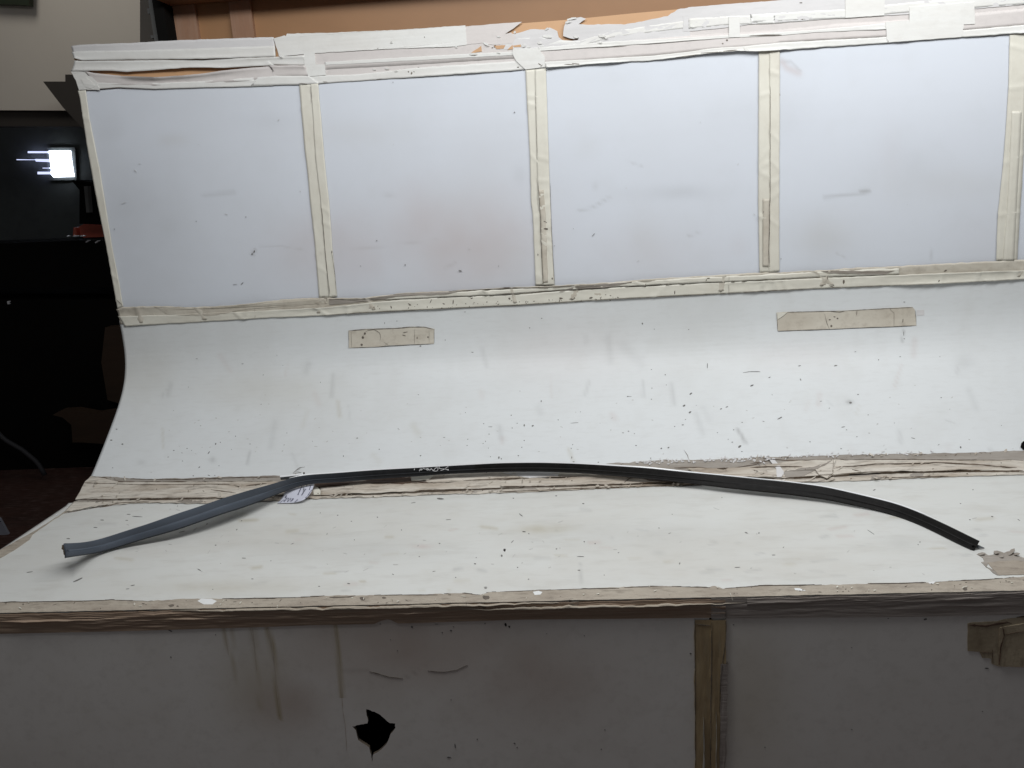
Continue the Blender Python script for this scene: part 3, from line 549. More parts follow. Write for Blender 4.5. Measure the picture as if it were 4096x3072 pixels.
# seam shadows painted as dark lines along the tape laps, dirt in the slits
def ragged_line(k, pts, wd, mat=m_gouge_shade, off=.0042):
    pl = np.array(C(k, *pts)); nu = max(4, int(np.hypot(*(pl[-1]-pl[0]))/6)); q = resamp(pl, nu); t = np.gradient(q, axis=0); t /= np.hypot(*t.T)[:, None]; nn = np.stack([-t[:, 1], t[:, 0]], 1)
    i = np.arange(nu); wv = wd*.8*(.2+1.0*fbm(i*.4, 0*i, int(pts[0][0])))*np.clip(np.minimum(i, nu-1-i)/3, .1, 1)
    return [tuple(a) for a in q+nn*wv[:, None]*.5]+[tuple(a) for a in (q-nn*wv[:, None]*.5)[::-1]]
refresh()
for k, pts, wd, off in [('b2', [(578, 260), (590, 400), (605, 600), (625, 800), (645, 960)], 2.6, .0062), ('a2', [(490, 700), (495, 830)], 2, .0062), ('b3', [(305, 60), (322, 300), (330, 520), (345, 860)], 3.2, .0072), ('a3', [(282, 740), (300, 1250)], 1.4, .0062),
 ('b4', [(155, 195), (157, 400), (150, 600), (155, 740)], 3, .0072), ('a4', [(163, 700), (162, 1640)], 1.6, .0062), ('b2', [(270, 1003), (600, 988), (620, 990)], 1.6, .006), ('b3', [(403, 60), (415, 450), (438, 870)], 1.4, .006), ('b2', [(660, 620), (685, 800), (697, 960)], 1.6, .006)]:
    poly_on('dark_line', ragged_line(k, pts, wd), m_gouge_shade, table, off=None, thick=.0003, kind='stuff')
# --- middle rail tape
MT = C('b1', (945, 1078), (990, 1060), (1250, 1050), (1500, 1060), (1800, 1052), (2000, 1032), (2200, 1008))+C('b2', (250, 1000), (600, 985), (900, 985), (1200, 950), (1550, 935), (1700, 925), (2200, 897))+C('b3', (450, 885), (900, 860), (1250, 827), (1460, 820), (1700, 805), (2080, 786), (2200, 785))+C('b4', (560, 765), (900, 745), (1100, 740), (1500, 716), (2300, 680))
MB = C('b1', (1005, 1215), (1500, 1188), (2200, 1146))+C('b2', (600, 1128), (900, 1110), (1450, 1080), (2200, 1045))+C('b3', (900, 1000), (1500, 968), (2200, 932))+C('b4', (640, 912), (1500, 878), (2300, 836))
MM = C('b1', (955, 1135), (1500, 1120), (2200, 1085))+C('b2', (600, 1062), (1100, 1010), (1500, 985), (2200, 958))+C('b3', (450, 935), (900, 905), (1450, 878), (2200, 845))+C('b4', (640, 828), (1300, 800), (1900, 775), (2300, 765))
strip('tape_strip', MT, C('b1', (970, 1200), (1500, 1170), (2200, 1125))+C('b2', (600, 1108), (1100, 1075), (2200, 1025))+C('b3', (900, 980), (2200, 910))+C('b4', (640, 890), (2300, 815)), m_taped, table, off=.0016, amp=.0025, fu=.012, fv=5, seed=61, jag=(2.5, 1), lift=(.005, 0), nv=9, creases=12)
strip('tape_strip', MM, MB, m_tapec, table, off=.0036, amp=.0018, fu=.014, fv=4, seed=62, jag=(1.5, 1.3), lift=(.003, .003), nv=8, creases=16)
strip('tape_strip', C('b2', (1080, 975), (1500, 945), (2200, 912))+C('b3', (450, 900), (900, 868), (1450, 832), (2200, 795))+C('b4', (560, 775), (1200, 752)), C('b2', (1080, 1002), (1500, 982), (2200, 950))+C('b3', (450, 925), (900, 898), (1450, 872), (2200, 840))+C('b4', (560, 822), (1200, 800)), m_tapec, table, off=.0062, amp=.002, fu=.014, seed=63, jag=(3, 1.5), nv=4, creases=8)
refresh()
poly_on('glue_residue', C('b1', (1250, 1055), (1600, 1072), (2000, 1052), (2212, 1020))+C('b2', (600, 995), (620, 1030), (0, 1075))+C('b1', (1700, 1130), (1350, 1120)), m_taped, table, off=None, jag=2, thick=.0004)
refresh()
poly_on('glue_residue', C('b2', (640, 995), (950, 990), (1190, 955), (1400, 945), (1550, 938), (1700, 932), (1600, 955), (1180, 975), (1060, 1000), (640, 1045)), m_seamb, table, off=None, jag=2, thick=.0004)
refresh()
poly_on('glue_residue', C('b3', (600, 895), (900, 868), (1060, 858), (950, 885), (800, 912), (640, 922), (480, 935)), m_seamb, table, off=None, jag=2, thick=.0004)
refresh()
poly_on('glue_residue', C('b4', (570, 772), (750, 770), (1000, 775), (1160, 770), (1080, 800), (900, 795), (750, 795), (640, 790)), m_seamb, table, off=None, jag=2, thick=.0004)
refresh()
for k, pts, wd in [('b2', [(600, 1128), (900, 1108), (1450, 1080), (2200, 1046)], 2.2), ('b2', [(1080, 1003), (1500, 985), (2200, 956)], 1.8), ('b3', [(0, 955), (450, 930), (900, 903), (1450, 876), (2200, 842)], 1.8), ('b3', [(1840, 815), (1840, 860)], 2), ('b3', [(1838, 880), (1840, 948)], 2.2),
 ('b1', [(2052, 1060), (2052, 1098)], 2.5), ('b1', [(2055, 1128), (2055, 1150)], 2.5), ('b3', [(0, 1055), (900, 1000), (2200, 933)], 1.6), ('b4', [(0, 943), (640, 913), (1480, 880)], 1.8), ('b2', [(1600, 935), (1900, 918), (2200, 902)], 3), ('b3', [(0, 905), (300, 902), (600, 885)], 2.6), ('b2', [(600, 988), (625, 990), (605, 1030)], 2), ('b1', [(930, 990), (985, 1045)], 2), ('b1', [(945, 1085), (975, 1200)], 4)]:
    poly_on('dark_line', ragged_line(k, pts, wd), m_gouge_shade, table, off=None, thick=.0003, kind='stuff')
refresh()
blobs('tape_nicks', [(*C(k, (x, y))[0], a, b, t) for k, x, y, a, b, t in [('b4', 1575, 772, 7, 3, -.5), ('b4', 1520, 853, 5, 2.2, -1), ('b4', 655, 898, 10, 1.6, .4), ('b4', 620, 830, 1.6, 6, 0), ('b4', 755, 860, 4, 9, .1), ('b3', 490, 990, 8, 3, .1), ('b3', 480, 1008, 1.5, 7, .3), ('b2', 1285, 1040, 8, 2, .5), ('b2', 1635, 1020, 2, 9, .1), ('b2', 1785, 990, 5, 2, -.5), ('b2', 2090, 995, 3, 3, 0), ('b3', 75, 993, 4, 4, 0), ('b2', 1560, 1035, 5, 2, .3), ('b2', 1455, 1015, 1.4, 9, .4), ('b3', 1170, 885, 1.5, 8, .2), ('b3', 1405, 945, 2, 9, 0), ('b3', 1655, 850, 2, 8, .5), ('b3', 1675, 828, 8, 2, -.1), ('b3', 420, 832, 3, 4, 0), ('b3', 850, 962, 2, 2, 0), ('b3', 365, 378, 8, 2, .5), ('b3', 370, 433, 9, 3.5, .1), ('b3', 305, 640, 2, 5, 0), ('b2', 660, 620, 2, 6, 0), ('b4', 105, 300, 1.5, 5, .3)]]
 +[(*C('b2', (x, 1105-(x-900)*.046+rng.normal(0, 12)-25))[0], abs(rng.normal(0, 1.2))+.8, abs(rng.normal(0, 2))+.8, rng.random()*3) for x in rng.uniform(900, 3000, 60)], m_gouge_shade, table, .0108, 12)
# --- the two stray patches on the backdrop
pa = poly_on('tape_patch', C('b2', (793, 1250), (860, 1251), (940, 1238), (1060, 1236), (1180, 1232), (1280, 1222), (1380, 1219), (1430, 1226), (1484, 1238), (1480, 1357), (1300, 1362), (1130, 1370), (1000, 1384), (870, 1388), (795, 1392)), m_taped, table, off=.0012, jag=1.4, relief=.0012)
pb = poly_on('tape_patch', C('b4', (214, 1110), (300, 1105), (740, 1096), (1100, 1075), (1310, 1066), (1330, 1090), (1341, 1215), (1000, 1228), (650, 1245), (225, 1260)), m_taped, table, off=.0012, jag=1.4, relief=.0012)
poly_on('tape_patch', C('b4', (212, 1112), (300, 1108), (262, 1140), (217, 1170)), m_tapec, table, off=.003, jag=1, relief=.001)
poly_on('tape_patch', C('b4', (1346, 1090), (1406, 1088), (1406, 1132), (1346, 1136)), m_tapeg, table, off=.0008, thick=.0003)
refresh()
for k, pts, wd in [('b2', [(800, 1252), (940, 1240), (1180, 1233), (1290, 1222), (1400, 1222), (1480, 1240)], 4), ('b2', [(795, 1252), (796, 1390)], 2.6), ('b2', [(800, 1392), (1000, 1385), (1478, 1358)], 2.2), ('b2', [(905, 1300), (940, 1250), (1000, 1243), (1040, 1265), (1056, 1300), (1045, 1335)], 1.8), ('b2', [(1325, 1235), (1325, 1360)], 1.6), ('b2', [(1442, 1250), (1442, 1350)], 1.2), ('b2', [(1482, 1240), (1482, 1355)], 2), ('b2', [(815, 1260), (818, 1385)], 1.4), ('b2', [(1080, 1345), (1120, 1372)], 1.4), ('b2', [(1115, 1345), (1085, 1372)], 1.4),
 ('b4', [(300, 1106), (740, 1097), (1100, 1077), (1310, 1067)], 2.4), ('b4', [(225, 1260), (650, 1245), (1340, 1216)], 2.2), ('b4', [(600, 1120), (620, 1200), (640, 1245)], 2.2), ('b4', [(1335, 1095), (1342, 1212)], 2.4), ('b4', [(1130, 1080), (1140, 1100), (1160, 1110)], 2.5), ('b4', [(1160, 1110), (1160, 1220)], 1), ('b4', [(216, 1112), (222, 1258)], 1.8), ('b4', [(218, 1172), (262, 1142), (300, 1110)], 1.6), ('b4', [(630, 1098), (720, 1108), (760, 1098)], 3)]:
    poly_on('dark_line', ragged_line(k, pts, wd), m_gouge_shade, table, off=None, thick=.0003, kind='stuff')
refresh()
blobs('tape_nicks', [(*C(k, (x, y))[0], a, b, t) for k, x, y, a, b, t in [('b2', 908, 1307, 5, 5, 0), ('b2', 900, 1365, 5, 5, .3), ('b2', 925, 1275, 4, 5, .3), ('b2', 1432, 1303, 3, 3, 0), ('b4', 642, 1168, 4, 3, 0), ('b4', 705, 1158, 4, 3, 0), ('b4', 655, 1220, 4, 5, 0), ('b4', 1232, 1175, 1.4, 8, .1), ('b4', 680, 1145, 5, 2, .2), ('b4', 860, 1112, 1.2, 10, .1), ('b2', 1240, 1290, 8, 2, .3), ('b2', 1345, 1310, 2, 5, 0), ('b2', 1250, 1265, 10, 1.5, -.2)]], m_gouge_shade, table, .004, 13)
# --- seam tape along the foot of the curve
SU = C('c1', (738, 918), (950, 925), (1150, 940), (1500, 935), (1900, 920), (2200, 912))+C('c2', (240, 912), (1200, 895), (2200, 868))+C('c3', (500, 845), (900, 815), (1100, 800), (1300, 785), (1600, 788), (2200, 766))+C('c4', (0, 770), (800, 746), (1680, 734), (2300, 708))
SL = C('c1', (592, 1150), (700, 1150), (1100, 1132), (1700, 1136), (2200, 1116))+C('c2', (400, 1100), (1000, 1086), (1500, 1066), (2200, 1046))+C('c3', (600, 1026), (1300, 996), (1660, 986))+C('c4', (400, 972), (800, 960), (1600, 926), (2300, 908))
def between(f):
    n = 40; a = resamp(SU, n); b = resamp(SL, n); return [tuple(q) for q in a*(1-f)+b*f]
strip('seam_tape', SU, SL, m_seamb, table, off=.001, amp=.0025, fu=.012, fv=6, seed=71, jag=(3, 2), nv=12, step=8)
strip('seam_tape', C('c1', (925, 965), (1300, 965), (2200, 966))+C('c2', (240, 965), (560, 960)), C('c1', (640, 1105), (1000, 1112), (1700, 1104), (2200, 1088))+C('c2', (200, 1075), (530, 1070)), m_seam, table, off=.0042, amp=.0035, fu=.010, fv=3, seed=72, jag=(2, 2), nv=9, step=8, lift=(.003, .004))
poly_on('seam_tape', C('c1', (735, 922), (860, 930), (960, 970), (820, 1090), (610, 1112), (650, 1050), (690, 965)), m_seam, table, off=.0066, jag=1.5, relief=.002)
strip('seam_tape', C('c1', (600, 1122), (800, 1118), (1200, 1112), (2200, 1095))+C('c2', (400, 1082), (1000, 1070), (2200, 1022))+C('c3', (600, 1005), (1300, 982), (1640, 972)), C('c1', (520, 1205), (800, 1160), (1100, 1134), (1700, 1138), (2200, 1118))+C('c2', (400, 1102), (1000, 1088), (1500, 1068), (2200, 1048))+C('c3', (600, 1028), (1300, 998), (1660, 988)), m_seam, table, off=.003, amp=.0018, fu=.03, fv=2, seed=73, jag=(2, 3), nv=4, step=7)
strip('seam_tape', C('c2', (570, 1012), (900, 992), (1300, 985), (1600, 985), (2200, 952))+C('c3', (0, 955), (500, 940), (900, 930), (1300, 935), (1700, 960)), C('c2', (570, 1078), (1000, 1062), (1500, 1040), (2200, 1012))+C('c3', (0, 1012), (500, 998), (1000, 990), (1400, 975), (1720, 978)), m_seam, table, off=.0055, amp=.005, fu=.008, fv=2, seed=74, jag=(2, 1.5), nv=8, step=8, lift=(.003, 0))
strip('seam_tape', C('c2', (1480, 905), (1900, 888), (2212, 885))+C('c3', (300, 880), (480, 892), (900, 918)), C('c2', (1400, 975), (1900, 970), (2212, 948))+C('c3', (0, 945), (500, 932), (940, 925)), m_seam, table, off=.007, amp=.002, fu=.012, seed=75, jag=(2, 4), nv=6, step=8)
poly_on('seam_tape', C('c3', (0, 890), (240, 885), (480, 892), (465, 925), (260, 945), (100, 915)), m_tapeg, table, off=.0095, jag=2, relief=.003)
strip('seam_tape', C('c3', (1500, 870), (1900, 865), (2212, 830))+C('c4', (0, 860), (300, 822), (700, 795), (1200, 790), (1680, 792), (2300, 800)), C('c3', (1650, 930), (2212, 940))+C('c4', (0, 930), (300, 945), (700, 925), (1200, 895), (1680, 885), (2300, 890)), m_seam, table, off=.0045, amp=.0045, fu=.007, fv=3, seed=76, jag=(2, 2), nv=10, step=8, lift=(.004, .003))
strip('seam_tape', C('c4', (0, 940), (300, 950), (700, 930), (1200, 900), (1680, 890), (2300, 885)), C('c4', (0, 965), (300, 972), (800, 961), (1600, 927), (2300, 908)), m_seam, table, off=.003, amp=.0015, fu=.02, seed=77, jag=(1.5, 2.5), nv=4, step=8)
poly_on('seam_tape', C('c4', (660, 800), (690, 800), (668, 860), (665, 925), (620, 960), (560, 930), (520, 870), (600, 825)), m_seam, table, off=.0115, jag=2, relief=.004)
poly_on('seam_tape', C('c4', (150, 790), (200, 800), (245, 860), (275, 905), (250, 940), (215, 940), (210, 870)), m_tapeg, table, off=.0125, jag=3, relief=.004)
refresh()
poly_on('glue_residue', C('c2', (520, 990), (640, 965), (900, 960), (1010, 935), (1290, 925), (1300, 965), (1470, 975), (1200, 995), (850, 985), (700, 1010), (540, 1010)), m_brown, table, off=None, jag=3, relief=.001)
refresh()
poly_on('glue_residue', C('c3', (1120, 925), (1300, 935), (1450, 960), (1380, 975), (1200, 965)), m_brown, table, off=None, jag=3)
refresh()
poly_on('glue_residue', C('c4', (270, 900), (330, 880), (500, 860), (660, 805), (600, 850), (480, 900), (420, 940), (290, 945)), m_seamb, table, off=None, jag=3)
poly_on('tape_patch', C('c2', (512, 1040), (525, 1030), (545, 1015), (572, 1045), (570, 1078), (515, 1080)), m_tapec, table, off=.011, jag=1)
poly_on('tape_patch', C('c2', (1300, 930), (1440, 905), (1475, 900), (1478, 925), (1440, 955), (1300, 962)), m_tapec, table, off=.010, jag=2)
poly_on('tape_patch', C('c2', (1580, 888), (1700, 875), (1855, 870), (1865, 890), (1700, 895)), m_tapeg, table, off=.012, jag=2)
refresh()
for k, pts, wd in [('c1', [(738, 918), (850, 935), (960, 965), (1400, 962), (2200, 968)], 4.5), ('c1', [(690, 980), (1150, 990), (1850, 990)], 1.6), ('c1', [(650, 1108), (1300, 1110), (1750, 1100)], 2.6), ('c1', [(600, 1120), (900, 1122)], 1.6), ('c1', [(800, 1168), (1000, 1132), (1200, 1128)], 2), ('c1', [(1980, 1000), (2150, 988)], 4), ('c1', [(1700, 1030), (1900, 1060)], 2), ('c1', [(510, 1215), (700, 1180), (870, 1150)], 2),
 ('c2', [(570, 1080), (1000, 1068), (1500, 1042), (2200, 1014)], 3), ('c2', [(540, 1015), (900, 990), (1480, 985), (2200, 945)], 3.6), ('c3', [(0, 960), (200, 945), (600, 930), (960, 920)], 3.4), ('c3', [(0, 1014), (500, 1002), (1000, 992), (1480, 970)], 3), ('c3', [(0, 1048), (600, 1024), (1300, 996), (1640, 985)], 2.4), ('c3', [(1060, 935), (1000, 975)], 4), ('c3', [(1400, 852), (1600, 850), (1800, 870), (2100, 815)], 3), ('c3', [(1480, 705), (1510, 750), (1520, 800)], 2.6),
 ('c4', [(0, 820), (200, 790), (500, 800), (700, 795)], 3), ('c4', [(690, 855), (1000, 835), (1500, 820), (1800, 835), (2150, 860)], 3.6), ('c4', [(280, 945), (700, 925), (900, 905), (1500, 892), (2200, 885)], 4), ('c4', [(0, 862), (200, 855), (420, 855)], 3.4), ('c4', [(668, 800), (665, 920), (615, 958)], 3), ('c4', [(100, 790), (900, 795), (2200, 795)], 2.2), ('c4', [(820, 878), (895, 890)], 3), ('c4', [(1050, 940), (1300, 932), (1600, 925)], 2.4), ('c2', [(0, 925), (240, 925)], 3), ('c1', [(1050, 938), (1500, 945), (2000, 925), (2200, 925)], 2.6), ('c2', [(1720, 960), (2200, 938)], 2.4)]:
    poly_on('dark_line', ragged_line(k, pts, wd*1.5), m_sgrime_shade, table, off=None, thick=.0003, kind='stuff')  # dirt in the folds, plus the tape roll's shadow line drawn in brown
nk = []
for q in range(120):
    f = rng.random(); a = resamp(SU, 200); b = resamp(SL, 200); i = rng.integers(3, 199); v = rng.choice([rng.uniform(.02, .12), rng.uniform(.3, .7), rng.uniform(.85, 1.0)])
    pt = a[i]*(1-v)+b[i]*v; nk.append((pt[0], pt[1], abs(rng.normal(0, 3))+1.2, abs(rng.normal(0, .6))+.5, rng.normal(0, .35)))
refresh()
blobs('tape_nicks', nk, m_sgrime_shade, table, .0138, 14)
fk = []
for q in range(110):
    a = resamp(SU, 200); b = resamp(SL, 200); i = rng.integers(2, 199); v = rng.choice([rng.uniform(0, .1), rng.uniform(.9, 1.0), rng.uniform(.2, .8)])
    if 55 < i < 130 and v < .2: continue
    pt = a[i]*(1-v)+b[i]*v; fk.append((pt[0], pt[1], abs(rng.normal(0, 5))+2.5, abs(rng.normal(0, 2))+1.6, rng.normal(0, .6), .003+.004*rng.random()))
refresh()
flakes('curled_paper_flakes', fk, m_seam, table, .010)
# torn paper fuzz above the seam on the right
fk = [(*C('c3', (x, 805+rng.normal(0, 12)-(x-1100)*.02))[0], 3+4*rng.random(), 1.5+2*rng.random(), rng.normal(0, .8), .003) for x in rng.uniform(1090, 2212, 90)]+[(*C('c4', (x, 765+rng.normal(0, 9)-x*.02))[0], 3+4*rng.random(), 1.5+1.5*rng.random(), rng.normal(0, .8), .003) for x in rng.uniform(0, 1500, 60)]
refresh()
flakes('paper_fuzz', fk, m_tapeg, table, .003)
# --- left edge tape of the table
poly_on('edge_tape', C('c1', (585, 1150), (490, 1222), (300, 1345), (120, 1445), (-40, 1535), (-40, 1600), (110, 1515), (240, 1425), (262, 1385), (300, 1358), (420, 1275), (520, 1212), (640, 1172)), m_fband, table, off=.0008, jag=1.5)
# --- worn patch at the right of the table
refresh()
poly_on('glue_residue', C('c4', (1830, 1550), (1895, 1542), (1925, 1560), (1990, 1545), (1995, 1522), (2050, 1540), (2110, 1523), (2150, 1560), (2240, 1590), (2240, 1625), (2150, 1600), (2000, 1612), (1925, 1620), (1905, 1655))+C('d4', (1960, 60), (2000, 107), (1960, 85), (1880, 12), (1865, 0))+C('c4', (1890, 1610), (1880, 1580)), m_seamb, table, off=.0009, jag=2.5)
poly_on('edge_tape', C('c4', (1925, 1618), (2000, 1608), (2150, 1600), (2250, 1620))+C('d4', (2250, 98), (2005, 106), (1955, 50), (1918, 5)), m_fband, table, off=.0012, jag=1)
refresh()
flakes('curled_paper_flakes', cpts('c4', [(1990, 1545, 12, 7, .4, .006), (2110, 1545, 14, 8, -.4, .008), (2150, 1560, 12, 5, .3, .006), (1870, 1555, 14, 5, .1, .004), (2030, 1575, 9, 5, .1, .003)]), m_seamb, table, .002)
# --- front edge tape (top face) and grimy tape (front face)
FU = C('d1', (-20, 326), (0, 325), (700, 318), (900, 310), (1200, 318), (1400, 303), (1600, 297), (2200, 296))+C('d2', (350, 290), (620, 276), (850, 271), (1100, 271), (1500, 263), (1690, 251), (1850, 266), (1950, 241), (2200, 236))+C('d3', (700, 218), (1200, 196), (1690, 206), (1715, 190), (1800, 216), (2100, 191), (2200, 189))+C('d4', (600, 188), (950, 180), (1450, 166), (1700, 155), (2080, 135), (2300, 117))
nf = int(4200/8); fu_ = resamp(extend(FU), nf); fxx, fss = hit_s(fu_[:, 0], fu_[:, 1]); fss = np.minimum(fss, S_EDGE-.004)
def edge_band():
    nv = 8; V = []; F = []; i = np.arange(nf)
    fs0 = fss+(fbm(i*.5, 0*i, 81)-.5)*.004
    rows = [(fs0*(1-v)+(S_EDGE+.0015)*v) for v in np.linspace(0, 1, nv)]
    for r_, s_ in enumerate(rows):
        off = .0012+.0012*abs(fbm(i*.2, r_*1.3+0*i, 82)-.5)*2
        s2 = np.minimum(s_, S_EDGE-.0003); P, _ = surf(fxx, s2, off); P[:, 1] -= np.where(s_ > S_EDGE-.0003, .002, 0); V.append(P)
    P0, _ = surf(fxx, fs0, .0001); V.append(P0); VV = np.concatenate(V)
    idx = np.arange(nv*nf).reshape(nv, nf)
    for a in range(nv-1):
        for b in range(nf-1): F.append((idx[a, b], idx[a+1, b], idx[a+1, b+1], idx[a, b+1]))
    for b in range(nf-1): F.append((nv*nf+b, idx[0, b], idx[0, b+1], nv*nf+b+1))
    mesh_obj('edge_tape', VV, F, m_fband, table)
edge_band()
FB = C('d1', (-20, 572), (0, 570), (1000, 548), (2200, 513))+C('d2', (500, 500), (1000, 491), (1060, 463), (1110, 453), (1150, 462), (1180, 487), (2200, 455))+C('d3', (800, 450), (1560, 442), (2200, 440))+C('d4', (1300, 430), (2300, 410))
def front_tape(x0, x1, mat, off, seed, stop, botpx=None, sb=None, amp=.003, fv=7, jag=.002, taper=False):
    """horizontal run on the front face: stop = top offset below the edge"""
    n = int((x1-x0)/.005); xs = np.linspace(x0, x1, n); i = np.arange(n)
    if botpx is not None:
        b = resamp(botpx, 500); bx, bs = hit_s(b[:, 0], b[:, 1]); sb_ = np.interp(xs, bx, bs)
    else: sb_ = S_EDGE+sb+0*xs
    st = S_EDGE+stop+(fbm(i*.25, 0*i, seed)-.5)*2*jag; nv = 12; V = []; F = []
    tp = np.clip(np.minimum(i, n-1-i)/35, .02, 1) if taper else 1.
    if taper: sb_ = st+(sb_-st)*np.clip(np.minimum(i, n-1-i)/35, .05, 1)*(.4+fbm(i*.06, 0*i, seed+2))
    for r_, v in enumerate(np.linspace(0, 1, nv)):
        s_ = st*(1-v)+sb_*v; h = (off+amp*abs(fbm(i*.05, r_*fv/nv+0*i+xs*2, seed+3, 4)-.5)*2*math.sin(math.pi*min(max(v, .04), .96)))*tp
        V.append(surf(xs, np.maximum(s_, S_EDGE+.0002), h)[0])
    V.append(surf(xs, np.maximum(st, S_EDGE+.0002), .0001)[0]); V.append(surf(xs, sb_, .0001)[0]); idx = np.arange((nv+2)*n).reshape(nv+2, n)
    order = [nv]+list(range(nv))+[nv+1]
    for a, c in zip(order[:-1], order[1:]):
        for b in range(n-1): F.append((idx[a, b], idx[c, b], idx[c, b+1], idx[a, b+1]))
    mesh_obj('edge_tape', np.concatenate(V), F, mat, table)
xs_m = hit_s([2900], [2470])[0][0]
front_tape(XL-.012, xs_m, m_ftape, .0012, 91, .001, botpx=FB, amp=.004)
front_tape(xs_m-.02, XR, m_ftaper, .0022, 92, .001, botpx=FB, amp=.0018, fv=4)
front_tape(xs_m+.03, XR, m_ftaper, .0030, 97, .002, sb=.014, amp=.0022, fv=3, jag=.002)
front_tape(XL-.012, xs_m, m_ftape, .0022, 93, .002, sb=.022, amp=.0045, jag=.002)
front_tape(-.68, .05, m_fold, .0050, 94, .0006, sb=.0030, amp=.003, jag=.003, taper=True)
front_tape(-.30, .30, m_fold, .0060, 95, .0075, sb=.0090, amp=.002, jag=.003, taper=True)
front_tape(.62, 1.05, m_fold, .0062, 96, .0045, sb=.0062, amp=.002, jag=.003, taper=True)
refresh()
for k, pts, wd in [('d1', [(0, 328), (700, 318), (900, 310), (1230, 318)], 2.6), ('d1', [(1780, 298), (1910, 299), (2200, 297)], 3), ('d2', [(0, 298), (350, 290), (600, 277)], 3), ('d2', [(640, 290), (800, 285), (850, 275)], 8), ('d2', [(1000, 270), (1300, 268), (1510, 270)], 3), ('d2', [(1560, 252), (1690, 252), (1850, 268)], 3.4), ('d2', [(1900, 243), (2200, 237)], 3),
 ('d3', [(0, 238), (640, 220), (960, 215)], 3), ('d3', [(1000, 210), (1300, 194), (1690, 212)], 3.6), ('d3', [(1800, 216), (2200, 190)], 2.6), ('d4', [(0, 195), (580, 190)], 4), ('d4', [(940, 180), (1200, 178), (1430, 168)], 4), ('d4', [(1500, 160), (1900, 148), (2150, 124)], 2.6)]:
    poly_on('dark_line', ragged_line(k, pts, wd), m_gouge_shade, table, off=None, thick=.0003, kind='stuff')
poly_on('paint_chip', C('d1', (1590, 318), (1620, 300), (1700, 300), (1745, 318), (1710, 345), (1640, 345)), m_paint, table, off=.0034, jag=1)
poly_on('paint_chip', C('d3', (265, 245), (310, 236), (342, 246), (325, 266), (280, 270)), m_paint, table, off=.0034, jag=1)
poly_on('paint_chip', C('d4', (358, 215), (400, 217), (452, 238), (400, 236), (362, 230)), m_paint, table, off=.0034, jag=1)
poly_on('paint_chip', C('d4', (1440, 168), (1500, 160), (1480, 180), (1445, 178)), m_paint, table, off=.0034, jag=1)
ch = []
for q in range(85):
    i = rng.integers(2, nf-2); v = rng.random(); ch.append((fu_[i, 0], fu_[i, 1]+4+v*30, abs(rng.normal(0, 4))+2, abs(rng.normal(0, 1.2))+1, rng.normal(0, .5), .002))
refresh()
flakes('curled_paper_flakes', ch[:55], m_tapec, table, .003)
refresh()
blobs('tape_nicks', [(a, b, c*.9, d*.8, e) for a, b, c, d, e, f in ch[40:]]+[(fu_[i, 0], fu_[i, 1]+rng.uniform(3, 36), abs(rng.normal(0, 3))+1.2, abs(rng.normal(0, 1.2))+.8, rng.normal(0, .6)) for i in rng.integers(2, nf-2, 60)]
 +[(*C('d1', (1380, 355))[0], 12, 5, -.2), (*C('d2', (905, 298))[0], 12, 8, .1), (*C('d2', (1080, 292))[0], 8, 4, 0), (*C('d2', (1900, 290))[0], 16, 8, 0), (*C('d2', (1885, 355))[0], 5, 14, .1), (*C('d2', (1885, 345))[0], 9, 8, .1), (*C('d3', (595, 318))[0], 22, 10, .1), (*C('d4', (1735, 222))[0], 9, 6, .1)], m_gouge_shade, table, .0045, 15)
for k, pts, wd in [('d2', [(960, 875), (1040, 895), (1120, 920), (1230, 930)], 3), ('d2', [(1430, 868), (1500, 878), (1560, 880), (1660, 865), (1750, 822)], 2.4)]:
    poly_on('dark_line', ragged_line(k, pts, wd), m_gouge_shade, table, off=.0008, thick=.0003, kind='stuff')
m_drip = M('brown_drip_stain', (.57, .51, .43), .6)
for k, pts, wd in [('d1', [(1800, 520), (1825, 650), (1840, 740)], 3), ('d1', [(2150, 520), (2180, 660), (2205, 800)], 4), ('d1', [(2030, 520), (2050, 700)], 2.4), ('d2', [(0, 520), (30, 640), (55, 860)], 2.6), ('d2', [(140, 515), (180, 660), (205, 900), (225, 1100), (240, 1230)], 4), ('d2', [(685, 500), (705, 640), (720, 850), (735, 1000), (745, 1180)], 4.6), ('d2', [(745, 1180), (765, 1300), (780, 1520)], 2.6)]:
    poly_on('drip_stain', ragged_line(k, pts, wd), m_drip, table, off=.0004, thick=.0003, kind='stuff')
# --- post tape on the front
xa, s0p = hit_s([2777], [2480]); xb, _ = hit_s([2905], [2480]); xm, _ = hit_s([2844], [2480])
def vband(x0, x1, s0, s1, mat, off, seed, amp=.0015, x0b=None, x1b=None):
    n = int((s1-s0)/.005); ss = np.linspace(s0, s1, n); i = np.arange(n); nv = 5; V = []; F = []
    q = (ss-s0)/(s1-s0); L0 = x0+((x0b or x0)-x0)*q+(fbm(i*.2, 0*i, seed)-.5)*.003; R0 = x1+((x1b or x1)-x1)*q+(fbm(i*.2, 0*i, seed+5)-.5)*.003
    for j, v in enumerate(np.linspace(0, 1, nv)):
        V.append(surf(L0*(1-v)+R0*v, ss, off+amp*abs(fbm(i*.05, j*.9+0*i, seed+9)-.5)*2)[0])
    V.append(surf(L0, ss, 0*ss+.0001)[0]); V.append(surf(R0, ss, 0*ss+.0001)[0]); idx = np.arange((nv+2)*n).reshape(nv+2, n)
    order = [nv]+list(range(nv))+[nv+1]
    for a, c in zip(order[:-1], order[1:]):
        for b in range(n-1): F.append((idx[a, b], idx[a, b+1], idx[c, b+1], idx[c, b]))
    return mesh_obj('post_tape', np.concatenate(V), F, mat, table)
sf0 = S_EDGE+.034; sf1 = S_EDGE+.775
vband(xa[0], xm[0]+.002, sf0, sf1, m_post, .0012, 101)
